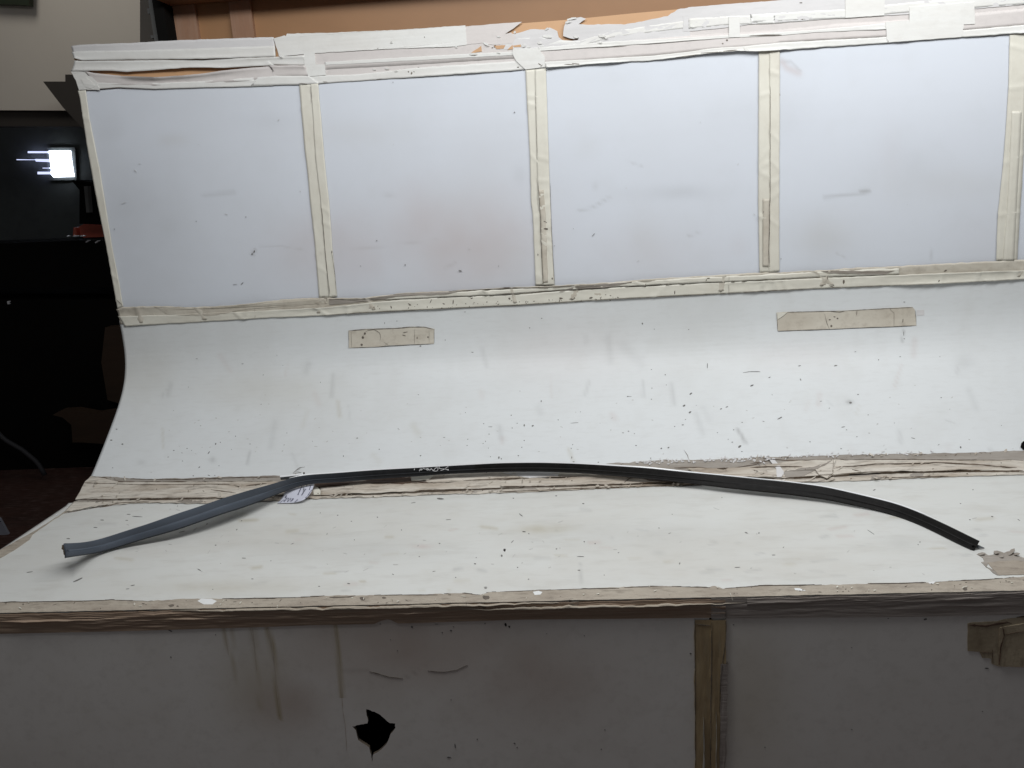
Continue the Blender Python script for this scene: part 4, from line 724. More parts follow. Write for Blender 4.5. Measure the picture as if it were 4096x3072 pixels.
vband(xm[0]-.001, xb[0], sf0, sf1, m_post, .0032, 102, x1b=xb[0]-.012)
vband(xm[0]-.011, xm[0]-.0105, sf0+.16, sf1, m_pole, .0055, 103, x0b=xm[0]-.015, x1b=xm[0]-.006)
vband(xb[0]-.0145, xb[0]-.014, sf0+.15, sf1, m_pole, .0065, 104, x0b=xb[0]-.0215, x1b=xb[0]-.0165)
vband(xb[0]-.008, xb[0]+.002, sf0+.07, sf1, m_ftaper, .0048, 105, x0b=xb[0]-.013, x1b=xb[0]-.006)
refresh()
for k, pts, wd in [('d3', [(1697, 440), (1700, 700), (1692, 1200), (1690, 1640)], 5), ('d3', [(1566, 450), (1568, 800), (1572, 1640)], 4), ('d3', [(1812, 380), (1815, 600), (1770, 900), (1762, 1200)], 3.4), ('d3', [(1570, 490), (1690, 500)], 5)]:
    poly_on('dark_line', ragged_line(k, pts, wd), m_gouge_shade, table, off=None, thick=.0003, kind='stuff')
# --- brown patch on the right front board
poly_on('tape_patch', C('d4', (1755, 490), (1800, 480), (1990, 474), (2060, 455), (2110, 448), (2250, 432), (2250, 838), (2000, 833), (1950, 816), (1946, 772), (1872, 766), (1850, 718), (1756, 712)), m_patchf, table, off=.0012, jag=1.5, relief=.001)
poly_on('tape_patch', C('d4', (2010, 520), (2250, 480), (2250, 838), (2005, 832)), m_patchf, table, off=.0042, jag=1.5)
refresh()
for k, pts, wd in [('d4', [(1770, 500), (1900, 510), (2000, 490), (2080, 480)], 16), ('d4', [(2030, 500), (2045, 580), (2015, 680), (2005, 820)], 7), ('d4', [(1950, 690), (1955, 810)], 3), ('d4', [(1850, 720), (1950, 722)], 2), ('d4', [(2040, 575), (2210, 545)], 2.6), ('d4', [(2060, 470), (2110, 490)], 10), ('d4', [(2150, 440), (2240, 430)], 7), ('d4', [(2020, 832), (2240, 838)], 3)]:
    poly_on('dark_line', ragged_line(k, pts, wd), m_brown, table, off=None, thick=.0003, kind='stuff')
# --- scattered gouges, spots and scratches
sp = []
def add(k, lst):
    for q in lst: sp.append((*C(k, q[:2])[0], q[2]*.9, q[3]*.8, q[4]))
R_ = math.radians
add('c3', [(1218, 57, 2.6, 1.5, 0), (1330, 99, 3, 2, 0), (1222, 207, 1.6, 2.8, 0), (1218, 296, 2.6, 1.8, 0), (1028, 274, 4, 2.2, 0), (1045, 274, 8, .8, 0), (1480, 348, 6, 4, R_(-30)), (1535, 251, 8, 3, R_(-35)), (1528, 402, 7, 4, R_(-35)), (2027, 186, 8, 3.2, R_(-25)), (1778, 374, 5, 2.2, R_(-20)), (1825, 358, 6, 2.2, R_(-20)), (1668, 25, 1.4, 14, 0), (1471, 502, 5, 2, 0), (1405, 515, 2.6, 1.8, 0), (1492, 459, 2.6, 1.6, 0), (1355, 685, 4.5, 3, R_(-30)), (1297, 692, 4, 2.6, R_(-30)), (1094, 668, 4, 1.8, 0), (1034, 553, 4, 1.8, 0), (1927, 676, 8, 5, R_(-30)), (1945, 717, 4, 1.4, 0), (1868, 641, 4, 1.5, 0), (1835, 618, 2.4, 1.5, 0), (1880, 542, 2.8, 1.8, 0), (1948, 482, 3, 1.6, 0), (2168, 120, 5, 1.8, R_(-25)), (263, 510, 4.5, 3.4, R_(-30)), (195, 505, 3, 6, 0), (138, 489, 2.6, 2, 0), (98, 527, 2, 2.6, 0), (90, 425, 2, 2.4, 0), (468, 462, 2.4, 2.2, 0), (332, 311, 2.4, 5, 0), (195, 628, 3, 2.4, 0), (176, 683, 2.6, 1.8, 0), (148, 750, 2.6, 1.8, 0), (592, 799, 5, 1.6, 0), (577, 765, 2, 6, 0), (573, 692, 1.6, 3.4, 0), (585, 661, 1.6, 3, 0), (1212, 770, 3, 1.6, 0), (791, 803, 3, 1.8, 0), (1748, 565, 2.4, 1.8, 0), (1338, 181, 2, 1.6, 0), (2083, 1372, 2.6, 2.6, 0), (452, 1073, 4.5, 1.8, 0), (670, 1136, 5, 2, 0), (175, 1232, 5, 1.8, .7), (455, 1500, 4, 1.8, 0), (765, 1458, 3, 1.8, 0), (678, 1442, 3, 3, R_(-30)), (192, 1362, 6, 1.6, R_(-5)), (232, 1378, 3, 1.4, .5), (38, 1510, 3, 7, .5), (108, 1093, 3, 1.4, 0), (1785, 1088, 1.8, 1.6, 0), (650, 1562, 16, 1.2, .02), (2035, 74, 26, 1.1, -.02), (1985, 78, 18, 1, -.14), (2080, 74, 8, 1, .12), (600, 486, 20, .8, -.08)])
add('c2', [(1372, 750, 3.4, 3, 0), (1040, 698, 2.6, 2, 0), (752, 753, 2, 3.4, .2), (1192, 532, 1.8, 1.8, 0), (1895, 634, 2, 2, 0), (1923, 577, 2.2, 2.4, 0), (1752, 618, 2, 2, 0), (1746, 668, 2, 2, 0), (1875, 652, 2, 2, 0), (1880, 493, 2.6, 1.8, 0), (1918, 689, 1.6, 2, 0), (1934, 518, 10, .9, 0), (2002, 765, 3.4, 6, 0), (2022, 775, 2.6, 2.6, 0), (1935, 758, 1.8, 2, 0), (2157, 750, 2.4, 2.4, 0), (1355, 260, 3, 1.2, 0), (1733, 404, 1.8, 1.6, 0), (2100, 426, 2, 1.6, 0), (1562, 603, 5, 1, -.1), (503, 634, 1.6, 1.4, 0), (297, 567, 2, 1.6, 0), (90, 337, 1.8, 1.4, 0), (568, 160, 1, 3, 0), (1528, 1096, 16, 4, .08), (1025, 1245, 3, 1.8, .3), (565, 1210, 1.4, 3, 0), (1525, 1457, 3.4, 2, .3), (2175, 1225, 8, 1.6, .8), (2110, 1442, 8, 1.2, -.8), (1810, 1620, 5, 1.8, .2), (2048, 1510, 5, 7, -.4), (2025, 1555, 4, 5, -.4), (1820, 1570, 2, 1.6, 0), (840, 1428, 1.8, 2, 0), (1219, 1348, 1.8, 3, 0), (2117, 1092, 2, 1.6, 0), (2205, 1362, 7, 1.2, .2), (1362, 1562, 3, 1.2, -.5), (1595, 1265, 12, 1, -.1), (1315, 1128, 10, .9, -.2), (620, 1380, 1.2, 4, .5)])
add('c1', [(1398, 708, 3.6, 2, 0), (1505, 692, 2.4, 1.6, 0), (1468, 793, 2.4, 1.6, 0), (1555, 912, 3.4, 1.6, 0), (1895, 593, 2.2, 1.8, 0), (1863, 700, 1.8, 1.4, 0), (1762, 831, 2, 1.6, 0), (1680, 908, 6, 1.4, .3), (1728, 909, 3, 1.2, 0), (1735, 655, 2.6, 5, .3), (1773, 643, 2, 2, 0), (1680, 725, 8, 1.8, -.9), (1603, 843, 5, 1.8, -.6), (938, 537, 4, 2, 0), (895, 625, 5, 2.4, 0), (985, 657, 4, 3, 0), (907, 848, 2.6, 1.6, 0), (2100, 337, 1.6, 1.4, 0), (2012, 656, 5, .7, 0), (822, 1268, 9, 1.6, .03), (768, 1328, 9, 1.5, .03), (1100, 1240, 22, 1.4, .05), (1035, 1222, 8, 1, 0), (1020, 1270, 7, .9, 0), (1462, 1362, 14, 1, -.25), (1735, 1470, 3.6, 1.6, 0), (1943, 1274, 3, 1.4, -.2), (1905, 1345, 3, 2, -.9), (1665, 1300, 4, 1.2, -.3), (1428, 1155, 3, 1, 0), (550, 1418, 8, 2, 0)])
add('c4', [(16, 186, 8, 3, R_(-25)), (45, 75, 20, .9, .03), (158, 120, 4.5, 1.6, R_(-25)), (408, 138, 2, 6, -.5), (400, 27, 6, 1.6, R_(-15)), (692, 25, 7, 2.2, R_(-12)), (872, 259, 3.4, 2, 0), (240, 450, 12, 2.6, R_(-28)), (752, 521, 9, 1.6, R_(-10)), (780, 544, 3.4, 1.4, 0), (862, 600, 3.4, 1.4, 0), (484, 641, 3.6, 1.6, 0), (735, 696, 3.4, 1.6, 0), (1318, 612, 10, 1.1, .25), (1700, 684, 3, 6, -.5), (812, 326, 6, 4, .1), (572, 313, 5, 1, -.1), (640, 369, 3, 1.2, -.2), (1165, 489, 2.6, 1, 0), (1543, 284, 3, 2, .2), (1003, 1030, 6, 1.8, -.4), (1955, 1245, 5, 2.2, .1), (1372, 1450, 2.4, 2, 0), (1357, 1471, 2.4, 2, 0), (72, 1377, 2.6, 2, 0), (1700, 1140, 4, 1.2, .2), (1775, 1270, 4, 1.4, .2), (2170, 1272, 7, 1, .5), (1800, 1028, 3, 1, 0), (975, 1370, 18, .7, .6)])
add('b3', [(752, 480, 9, 1.3, -.85), (2040, 1583, 26, 1, 0), (335, 1153, 3, 1.6, 0), (238, 1230, 3, 2, 0), (1240, 1240, 2, 2, 0), (1518, 1243, 2.4, 2, 0), (1145, 1195, 3, 5, -.5), (438, 569, 1.6, 1.4, 0), (590, 433, 1.6, 1.4, 0)])
add('b2', [(1690, 770, 8, 2.4, .2), (1018, 528, 3.4, 1.6, -.5), (1248, 723, 2.4, 3.6, .3), (2000, 733, 1, 4, 0), (1790, 1426, 5, 1.4, .1), (1730, 1101, 4, 1.2, -.1), (890, 732, 3, 1, .6), (1570, 1328, 1.6, 3, 0), (265, 1531, 1.8, 1.4, 0), (217, 1450, 1.6, 1.4, 0), (1083, 1192, .8, 5, 0), (1182, 1175, 1.2, 3, 0), (1372, 1376, 4, 3, 0)])
add('b1', [(1583, 1478, 5, 1.1, 0), (1952, 1519, 5, 1.1, 0), (1948, 872, 8, 1.4, -.8), (1890, 880, 10, .7, -.05), (920, 435, 3, 2, 0), (1978, 337, 2, 2, 0), (2045, 615, 3, 7, .4), (2028, 635, 3, 5, .5), (1578, 372, 2, 2, 0)])
add('a3', [(116, 903, 3, 2.2, 0)]); add('a2', [(1150, 662, 1, 4, 0)])
add('b4', [(1245, 1322, 3.4, 2, .2), (1245, 1025, 5, 1.2, 0), (1240, 1280, 1.2, 12, 0), (1212, 1467, 4.5, 1.2, -.1), (850, 1427, 4.5, 1.2, -.1), (1038, 1492, 2, 3, -.3), (400, 1540, 6, 1.6, -.2), (692, 1540, 7, 2.2, -.2), (1532, 1467, 2, 1.2, 0), (250, 677, 3, 1.4, 0)])
add('d1', [(628, 141, 26, 3.2, -.42), (1068, 185, 9, 1.4, -.2), (1026, 213, 8, 1, -.1), (1712, 217, 2, 1.2, 0), (1375, 760, 3, 3, 0), (1370, 548, 10, 3, .4), (1735, 580, 2, 3, 0), (2030, 133, 5, 1, 0), (240, 78, 14, 1.4, -.15)])
add('d2', [(795, 171, 7, 1.8, .1), (556, 193, 4, 1.2, 0), (1655, 121, 3, 1.4, 0), (1895, 200, 7, 1.6, 0), (1895, 210, 6, 1, 0), (2153, 41, 3, 1.5, 0), (1810, 12, 4, 1.4, .2), (1150, 96, 5, .9, .4), (1303, 518, 4, 6, -.5), (1617, 547, 5, 4.5, 0), (1547, 563, 3, 3.5, 0), (1637, 516, 3.4, 1.4, .4), (2055, 500, 4, 9, -.2), (2085, 515, 4, 5, -.4), (1131, 620, 1.8, 1.6, 0), (1187, 708, 3, 2.4, -.8), (1890, 490, 4, 1.6, -.8), (1650, 1475, 2.5, 12, -.1), (1600, 1565, 10, 3, 0), (2125, 1452, 3, 2.4, 0), (2148, 1485, 3, 2, 0), (1048, 493, 4, 1.6, 0), (1500, 495, 8, 1, 0), (1617, 1103, 2, 1.6, 0), (1828, 1420, 3, 2.6, 0)])
add('d3', [(142, 40, 3, 1.6, 0), (230, 135, 3.4, 1.4, -.2), (45, 500, 5, 9, -.3), (75, 515, 4, 4, 0), (376, 572, 1.8, 1.6, 0), (678, 588, 2.2, 1.8, 0), (1533, 732, 4.5, 3.6, .2), (1878, 500, 4, 2.6, 0), (843, 1345, 3, 2.4, 0), (1910, 40, 14, 1, -.03), (838, 102, 2, 1.4, 0), (1445, 8, 2, 5, .4), (635, 63, 7, 1.6, 0), (815, 1500, 3, 2, 0), (118, 1452, 3, 2, 0)])
add('d4', [(1415, 457, 7, 4.5, -.3), (820, 685, 3, 1.4, .4), (1115, 452, 4, 1, 0), (1910, 853, 9, 3, 0), (120, 1490, 3, 2, 0), (1875, 1200, 3, 1.4, 0), (820, 1346, 3, 1.4, 0)])
blobs('scratches_and_spots', sp, m_spot, table, .0005, 21)
fs_ = []
for q in range(260):
    if rng.random() < .55: px, py = rng.uniform(560, 4060), rng.normal(1720, 90)
    else: px, py = rng.uniform(500, 4060), rng.uniform(2030, 2300)
    lim = 1845 if px > 1200 else 1890
    if py > lim and py < 2025: continue
    if py < 1420 or py > 2320: continue
    big = py < 2000
    fs_.append((px, py, abs(rng.normal(0, 1.3 if big else 4))+.9, abs(rng.normal(0, .6))+.6, rng.normal(-.1, .4)))
blobs('fine_spots', [q for q in fs_ if rng.random() < .14], m_spot, table, .0005, 22)
blobs('pale_scuffs', [(a, b, c*1.5+1, d*.8+.3, e) for a, b, c, d, e in fs_[:150]], m_gougel, table, .0003, 23)
blobs('pale_scuffs', [(rng.uniform(450, 3990), rng.uniform(450, 1080), abs(rng.normal(0, 5))+1, .8, rng.normal(-.2, .5)) for q in range(16)], m_gougel, table, .0003, 24)
# pencil-like arrow mark by the tag
for pl in ([(1172, 1893), (1180, 1886), (1196, 1872), (1220, 1868)], [(1172, 1894), (1206, 1891)], [(1186, 1882), (1200, 1876), (1203, 1871)], [(1178, 1890), (1188, 1886), (1204, 1891)]):
    poly_on('dark_line', ragged_line('a1', [(x*2.011, y*2.011) for x, y in pl], 2.0), m_gouge_shade, table, off=None, thick=.0003, kind='stuff')
# =================================================================== THE TRIM STRIP
rows = [  # top-edge px, bottom-edge px, height of bottom edge, rise of top edge
 (254, 2174, 264, 2226, .046, .004), (308, 2174, 305, 2221, .033, .005), (350, 2168, 348, 2215, .018, .006), (398, 2159, 398, 2207, .006, .008), (497, 2126, 497, 2176, .009, .010), (597, 2095, 597, 2146, .016, .011), (696, 2059, 696, 2119, .022, .011), (796, 2027, 796, 2084, .027, .012),
 (895, 1992, 895, 2049, .030, .012), (995, 1962, 995, 2019, .030, .012), (1094, 1935, 1094, 1980, .028, .012), (1160, 1913, 1160, 1955, .024, .012), (1216, 1900, 1216, 1937, .023, .012), (1270, 1897, 1268, 1933, .022, .012), (1348, 1892, 1348, 1929, .020, .012), (1497, 1880, 1497, 1917, .018, .012), (1646, 1872, 1646, 1907, .016, .012), (1796, 1863, 1796, 1896, .016, .012),
 (1995, 1852, 1995, 1888, .016, .012), (2149, 1850, 2149, 1887, .016, .012), (2298, 1854, 2298, 1891, .016, .012), (2448, 1863, 2448, 1902, .016, .012), (2597, 1873, 2597, 1915, .016, .012), (2746, 1890, 2746, 1930, .016, .012), (2895, 1905, 2895, 1947, .015, .012), (3044, 1920, 3044, 1962, .014, .012), (3149, 1930, 3149, 1973, .012, .012),
 (3297, 1949, 3297, 1993, .009, .012), (3396, 1971, 3396, 2014, .007, .012), (3496, 1994, 3496, 2036, .004, .012), (3595, 2019, 3590, 2063, .002, .012), (3694, 2057, 3680, 2098, .002, .012), (3793, 2102, 3770, 2142, .002, .012), (3867, 2139, 3840, 2178, .002, .012), (3919, 2164, 3897, 2203, .002, .012)]
rw = np.array(rows, float); u0 = np.concatenate([[0], np.cumsum(np.hypot(np.diff(rw[:, 0]), np.diff(rw[:, 1])))]); NU = 240; uu = np.linspace(0, u0[-1], NU)
def smoothcol(c):
    m = np.interp(uu, u0, rw[:, c]); k = np.array([1, 2, 3, 2, 1.])/9; mm = np.pad(m, 2, mode='edge'); s = np.convolve(mm, k, 'valid'); s[0] = m[0]; s[-1] = m[-1]; return s
cols = [smoothcol(c) for c in range(6)]
TP = []; BP = []
for i in range(NU):
    b, n = at(cols[2][i], cols[3][i], cols[4][i]); t, n2 = at(cols[0][i], cols[1][i], cols[4][i]+cols[5][i]); TP.append(t); BP.append(b)
TP = np.array(TP); BP = np.array(BP); 
def sm(A, n=3):
    for _ in range(n):
        B = A.copy(); B[1:-1] = (A[:-2]+2*A[1:-1]+A[2:])/4; A = B
    return A
TP = sm(TP, 8); BP = sm(BP, 8)
trim = empty('trim_strip', tuple(BP[110]*.5+TP[110]*.5), 'long bowed black car trim moulding lying across the white stand', 'car trim')
AL = np.gradient((TP+BP)/2, axis=0); AL /= np.linalg.norm(AL, axis=1)[:, None]
AC = BP-TP; WD = np.linalg.norm(AC, axis=1); ACn = AC/WD[:, None]; NRM = np.cross(AL, ACn); NRM *= np.sign(NRM[:, 2:3]+1e-9)*1.0; NRM /= np.linalg.norm(NRM, axis=1)[:, None]
for i in range(NU):
    if NRM[i] @ (np.array([0, 0, CZ])-TP[i]) < 0: NRM[i] *= -1
sec = [(0., 0.), (.03, .0012), (.10, .0012), (.40, -.0012), (.50, -.0018), (.55, .0012), (.63, .0020), (.70, .0002), (.88, -.0012), (.96, -.001), (1., -.0004), (.985, -.0035), (.5, -.0045), (.03, -.0035)]
endx = [0, .004, .009, .012, .008, .010, .014, .016, .010, .004, -.001, 0, .006, .004]
V = []; F = []
for i in range(NU):
    for j, (v, h) in enumerate(sec):
        P = TP[i]+AC[i]*v+NRM[i]*h
        if i == 0: P = P+AL[0]*endx[j]*.7
        if i == NU-1: P = P-AL[-1]*endx[(j*5) % 14]*.6
        V.append(P)
ns_ = len(sec)
for i in range(NU-1):
    for j in range(ns_): a = i*ns_+j; b = i*ns_+(j+1) % ns_; F.append((a, b, b+ns_, a+ns_))
F.append(tuple(range(ns_))); F.append(tuple(range((NU-1)*ns_+ns_-1, (NU-1)*ns_-1, -1)))
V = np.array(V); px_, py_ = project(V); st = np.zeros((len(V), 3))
st[:, 0] = np.clip((1500-px_)/600, 0, 1)*(.75+.4*(fbm(px_*.01, py_*.03, 5)-.5)); jf = np.tile(np.array([.7, .75, .8, .62, .5, 1.0, 1.15, .8, .62, .6, .5, .4, .4, .4]), NU); st[:, 0] = np.clip(st[:, 0]+.10*(px_ < 1900)+.02, 0, 1)*jf  # slate-blue reflected sheen and lighter ridge painted into the colour, strongest at left
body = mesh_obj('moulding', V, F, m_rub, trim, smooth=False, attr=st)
def sweep(name, i0, i1, vpos, h, dv, dh, mat, parent, taper=True, shift=0.):
    V = []; F = []; n = i1-i0
    for i in range(i0, i1):
        k = 1.0
        if taper: k = min(1, (i-i0+1)/6, (i1-i)/6)
        for (a, b) in [(-dv, -dh), (dv, -dh), (dv, dh), (-dv, dh)]:
            V.append(TP[i]+ACn[i]*(vpos*WD[i]-.0009+a*k)+NRM[i]*(h+b*k))
    for i in range(n-1):
        for j in range(4): a = i*4+j; b = i*4+(j+1) % 4; F.append((a, b, b+4, a+4))
    F.append((0, 1, 2, 3)); F.append(tuple((n-1)*4+j for j in (3, 2, 1, 0)))
    return mesh_obj(name, V, F, mat, parent)
iT = int(np.searchsorted(uu, u0[-1]*(1100-254)/(3919-254)))
# back lip that stands proud behind the moulding, with a bead coloured near-white for its highlight
def lip():
    V = []; F = []; k = 0; xs = []
    for i in range(iT, NU-4): xs.append(i)
    for q, i in enumerate(xs):
        up = min(1., (i-iT)/30.); ex = np.array([0, 0, .0])
        top = TP[i]-ACn[i]*(.0016)+NRM[i]*.0006
        for (a, b) in [(0, 0), (.0, -.004), (-.003, -.004), (-.003, .0)]: V.append(top+ACn[i]*a+NRM[i]*b)
    n = len(xs)
    for i in range(n-1):
        for j in range(4): a = i*4+j; b = i*4+(j+1) % 4; F.append((a, b, b+4, a+4))
    F.append((0, 1, 2, 3)); F.append(tuple((n-1)*4+j for j in (3, 2, 1, 0)))
    mesh_obj('back_lip', V, F, m_lip, trim)
sweep('highlight_bead', iT+4, NU-12, -.0, .0013, .0012, .0008, m_edge_hilite, trim)  # edge bead, its near-white colour paints the highlight line
for o_ in [bpy.data.objects['highlight_bead']]:
    pass
# stub of the back lip that runs on to the left of the tag, behind the moulding
def ruled(name, tp, bt, hT, hB, mat, parent, th=.003):
    n = 16; a = resamp(tp, n); b = resamp(bt, n); V = []
    for i in range(n): V.append(at(a[i, 0], a[i, 1], hT)[0])
    for i in range(n): V.append(at(b[i, 0], b[i, 1], hB)[0])
    V = np.array(V); W_ = V.copy(); W_[:, 1] += th; V = np.concatenate([V, W_]); F = []
    for i in range(n-1):
        F += [(i, n+i, n+i+1, i+1), (2*n+i+1, 3*n+i+1, 3*n+i, 2*n+i), (i, i+1, 2*n+i+1, 2*n+i), (n+i+1, n+i, 3*n+i, 3*n+i+1)]
    F += [(0, 2*n, 3*n, n), (n-1, 2*n-1, 4*n-1, 3*n-1)]
    return mesh_obj(name, V, F, mat, parent)
ruled('back_lip', [(1121, 1909), (1160, 1905), (1222, 1899)], [(1123, 1920), (1165, 1917), (1222, 1912)], .016, .010, m_lip, trim)
ruled('highlight_bead', [(1119, 1905), (1160, 1901), (1222, 1894)], [(1121, 1909), (1160, 1905), (1222, 1898)], .0175, .0165, m_edge_hilite, trim)
# mud in the cut left end, spike at the right end
def lump(name, px, py, h, ax, mat, parent, seed=1, nseg=9):
    P0, n = at(px, py, h); V = []; F = []; r2 = np.random.default_rng(seed); nr = 5
    for a in range(nr+1):
        th = math.pi*a/nr
        for b in range(nseg):
            ph = 2*math.pi*b/nseg; r = 1+.35*(r2.random()-.5)
            V.append(P0+np.array([ax[0]*math.sin(th)*math.cos(ph)*r, ax[1]*math.sin(th)*math.sin(ph)*r, ax[2]*math.cos(th)*r]))
    for a in range(nr):
        for b in range(nseg): F.append((a*nseg+b, (a+1)*nseg+b, (a+1)*nseg+(b+1) % nseg, a*nseg+(b+1) % nseg))
    return mesh_obj(name, V, F, mat, parent)
lump('mud_clump', 268, 2206, .032, (.006, .005, .009), m_mud, trim, 3)
lump('mud_clump', 258, 2190, .034, (.005, .003, .005), m_mud, trim, 4)
def spike(pts, h, mat, name):
    A = np.array([at(x, y, hh)[0] for x, y, hh in pts]); B = A.copy(); B[:, 2] -= .0015; n = len(A)
    F = [tuple(range(n)), tuple(range(2*n-1, n-1, -1))]+[(i, (i+1) % n, n+(i+1) % n, n+i) for i in range(n)]
    mesh_obj(name, np.concatenate([A, B]), F, mat, trim)
spike([(3905, 2176, .007), (3915, 2180, .006), (3938, 2191, .004), (3912, 2191, .003), (3898, 2190, .004)], 0, m_lip, 'end_prong')
spike([(254, 2183, .035), (268, 2184, .036), (272, 2196, .034), (262, 2192, .034)], 0, m_lip, 'end_prong')
# chalk writing on the moulding: strokes traced, laid on its upper face
def stroke(pl, wd=.0009):
    pl = np.array([(1600+x/8.508, 1840+y/8.508) for x, y in pl]); q = resamp(pl, max(4, int(np.hypot(*np.diff(pl, axis=0).T).sum()/2.2)))
    idx = np.interp(q[:, 0], cols[0], np.arange(NU)); P = []; Nn = []
    for (x, y), f in zip(q, idx):
        i = int(f); a = f-i; T_ = TP[i]*(1-a)+TP[i+1]*a; A_ = AC[i]*(1-a)+AC[i+1]*a; N_ = NRM[i]
        d = ray(x, y); o = np.array([0, 0, CZ]); T_ = T_+N_*.0022; t = ((T_-o)@N_)/(d@N_); P.append(o+d*t); Nn.append(N_)
    P = np.array(P); t = np.gradient(P, axis=0); t /= np.linalg.norm(t, axis=1)[:, None]+1e-9; s = np.cross(t, Nn); V = []; n = len(P)
    for i in range(n): V += [P[i]+s[i]*wd*.5, P[i]-s[i]*wd*.5, P[i]-s[i]*wd*.5-np.array(Nn[i])*.0016, P[i]+s[i]*wd*.5-np.array(Nn[i])*.0016]
    F = []
    for i in range(n-1):
        for j in range(4): a = i*4+j; b = i*4+(j+1) % 4; F.append((a, b, b+4, a+4))
    F += [(0, 1, 2, 3), tuple((n-1)*4+j for j in (3, 2, 1, 0))]; return V, F
VV = []; FF = []
for pl in ([(500, 290), (490, 310), (482, 345)], [(655, 350), (668, 375)], [(760, 315), (730, 300), (690, 308), (668, 325), (690, 342), (730, 338), (758, 320)], [(780, 275), (820, 300), (870, 310), (920, 298), (950, 292)],
 [(950, 292), (965, 320), (950, 345), (915, 345), (905, 320), (935, 300), (975, 310), (1000, 345), (1025, 345), (1040, 310), (1065, 290)], [(1065, 290), (1095, 330), (1120, 360), (1160, 372)], [(1160, 375), (1145, 350), (1165, 315), (1190, 300), (1195, 280), (1215, 265), (1225, 290)], [(1215, 262), (1265, 258), (1292, 280), (1290, 330), (1265, 365), (1215, 378), (1160, 378)],
 [(1345, 225), (1322, 255), (1335, 285), (1380, 298), (1425, 298)], [(1440, 300), (1480, 305), (1520, 312)], [(1520, 305), (1460, 335), (1385, 358)], [(1530, 285), (1580, 270), (1615, 225), (1650, 232)], [(1540, 322), (1600, 322), (1645, 345)], [(1630, 310), (1655, 340), (1625, 355)]):
    v_, f_ = stroke(pl); k = len(VV); VV += v_; FF += [tuple(k+i for i in f) for f in f_]
mesh_obj('chalk_writing', VV, FF, m_chalk, trim)
# =================================================================== THE PAPER TAG
def Z(x, y, x0=1080, y0=1840, s=7.373): return (x0+x/s, y0+y/s)
tg = empty('paper_tag', tuple(at(1190, 1980, .01)[0]), 'white printed paper tag tied to the black trim, curling onto the table', 'tag')
gl = [Z(500, 880), Z(430, 960), Z(370, 1090), Z(300, 1190), Z(215, 1268)]; hl = [.016, .013, .009, .004, .0025]
gr = [Z(1300, 700), Z(1268, 840), Z(1150, 1060), Z(960, 1200), Z(680, 1268)]; hr = [.016, .016, .012, .007, .0025]
n1, n2 = 14, 12; A = resamp(gl, n1); B = resamp(gr, n1); ha = np.interp(np.linspace(0, 1, n1), np.linspace(0, 1, 5), hl); hb = np.interp(np.linspace(0, 1, n1), np.linspace(0, 1, 5), hr)
TAG = np.zeros((n1, n2, 3))
for i in range(n1):
    for j in range(n2):
        v = j/(n2-1); p_ = A[i]*(1-v)+B[i]*v; TAG[i, j] = at(p_[0], p_[1], (ha[i]*(1-v)+hb[i]*v))[0]
for _ in range(2): TAG[1:-1] = (TAG[:-2]+2*TAG[1:-1]+TAG[2:])/4
V = TAG.reshape(-1, 3).tolist(); F = []
for i in range(n1-1):
    for j in range(n2-1): a = i*n2+j; F.append((a, a+n2, a+n2+1, a+1))
paper = mesh_obj('paper', V, F, m_paper, tg, smooth=True)
so = paper.modifiers.new('thickness', 'SOLIDIFY'); so.thickness = .0004; so.offset = -1
ink = []
for (x0, y0, x1, y1, wd) in [(940, 770, 820, 1030, 5), (1055, 850, 925, 1045, 5), (1000, 850, 985, 960, 5), (1075, 745, 1100, 770, 6), (1200, 740, 1160, 880, 4), (1235, 880, 1190, 930, 4), (1180, 940, 1110, 1060, 4.5), (1100, 1075, 1030, 1120, 4), (490, 1045, 440, 1120, 6), (510, 1110, 470, 1140, 6), (560, 1120, 520, 1170, 6), (620, 1125, 580, 1180, 5), (690, 1130, 640, 1200, 6), (480, 1160, 400, 1225, 6), (560, 1190, 500, 1225, 6), (640, 1190, 600, 1225, 5), (820, 1160, 720, 1250, 4), (420, 1160, 290, 1255, 2.5), (700, 870, 720, 862, 3)]:
    L_ = math.hypot(x1-x0, y1-y0); k = max(1, int(L_/22))
    for q in range(k):
        a = q/k; b = (q+.68)/k; ink.append(((x0+(x1-x0)*a, y0+(y1-y0)*a), (x0+(x1-x0)*b, y0+(y1-y0)*b), wd*(2.2+1.2*rng.random())))
C2 = TAG.reshape(-1, 3); tpx, tpy = project(C2)
def on_tag(px, py):
    d = (tpx-px)**2+(tpy-py)**2; k = np.argsort(d)[:4]; wgt = 1/(d[k]+.5); wgt /= wgt.sum(); dist = (C2[k]-np.array([0, 0, CZ]))@FW
    r = ray(px, py); o = np.array([0, 0, CZ]); return o+r*((dist@wgt)-.0012)/(r@FW)
V = []; F = []
for (a, b, wd) in ink:
    a = np.array(a); b = np.array(b); t = (b-a)/(np.hypot(*(b-a))+1e-6); nn = np.array([-t[1], t[0]])*wd; k = len(V)
    for q in (a+nn, b+nn, b-nn, a-nn): V.append(on_tag(*Z(*q)))
    F.append((k, k+1, k+2, k+3))
mesh_obj('printing', V, F, m_ink, tg)
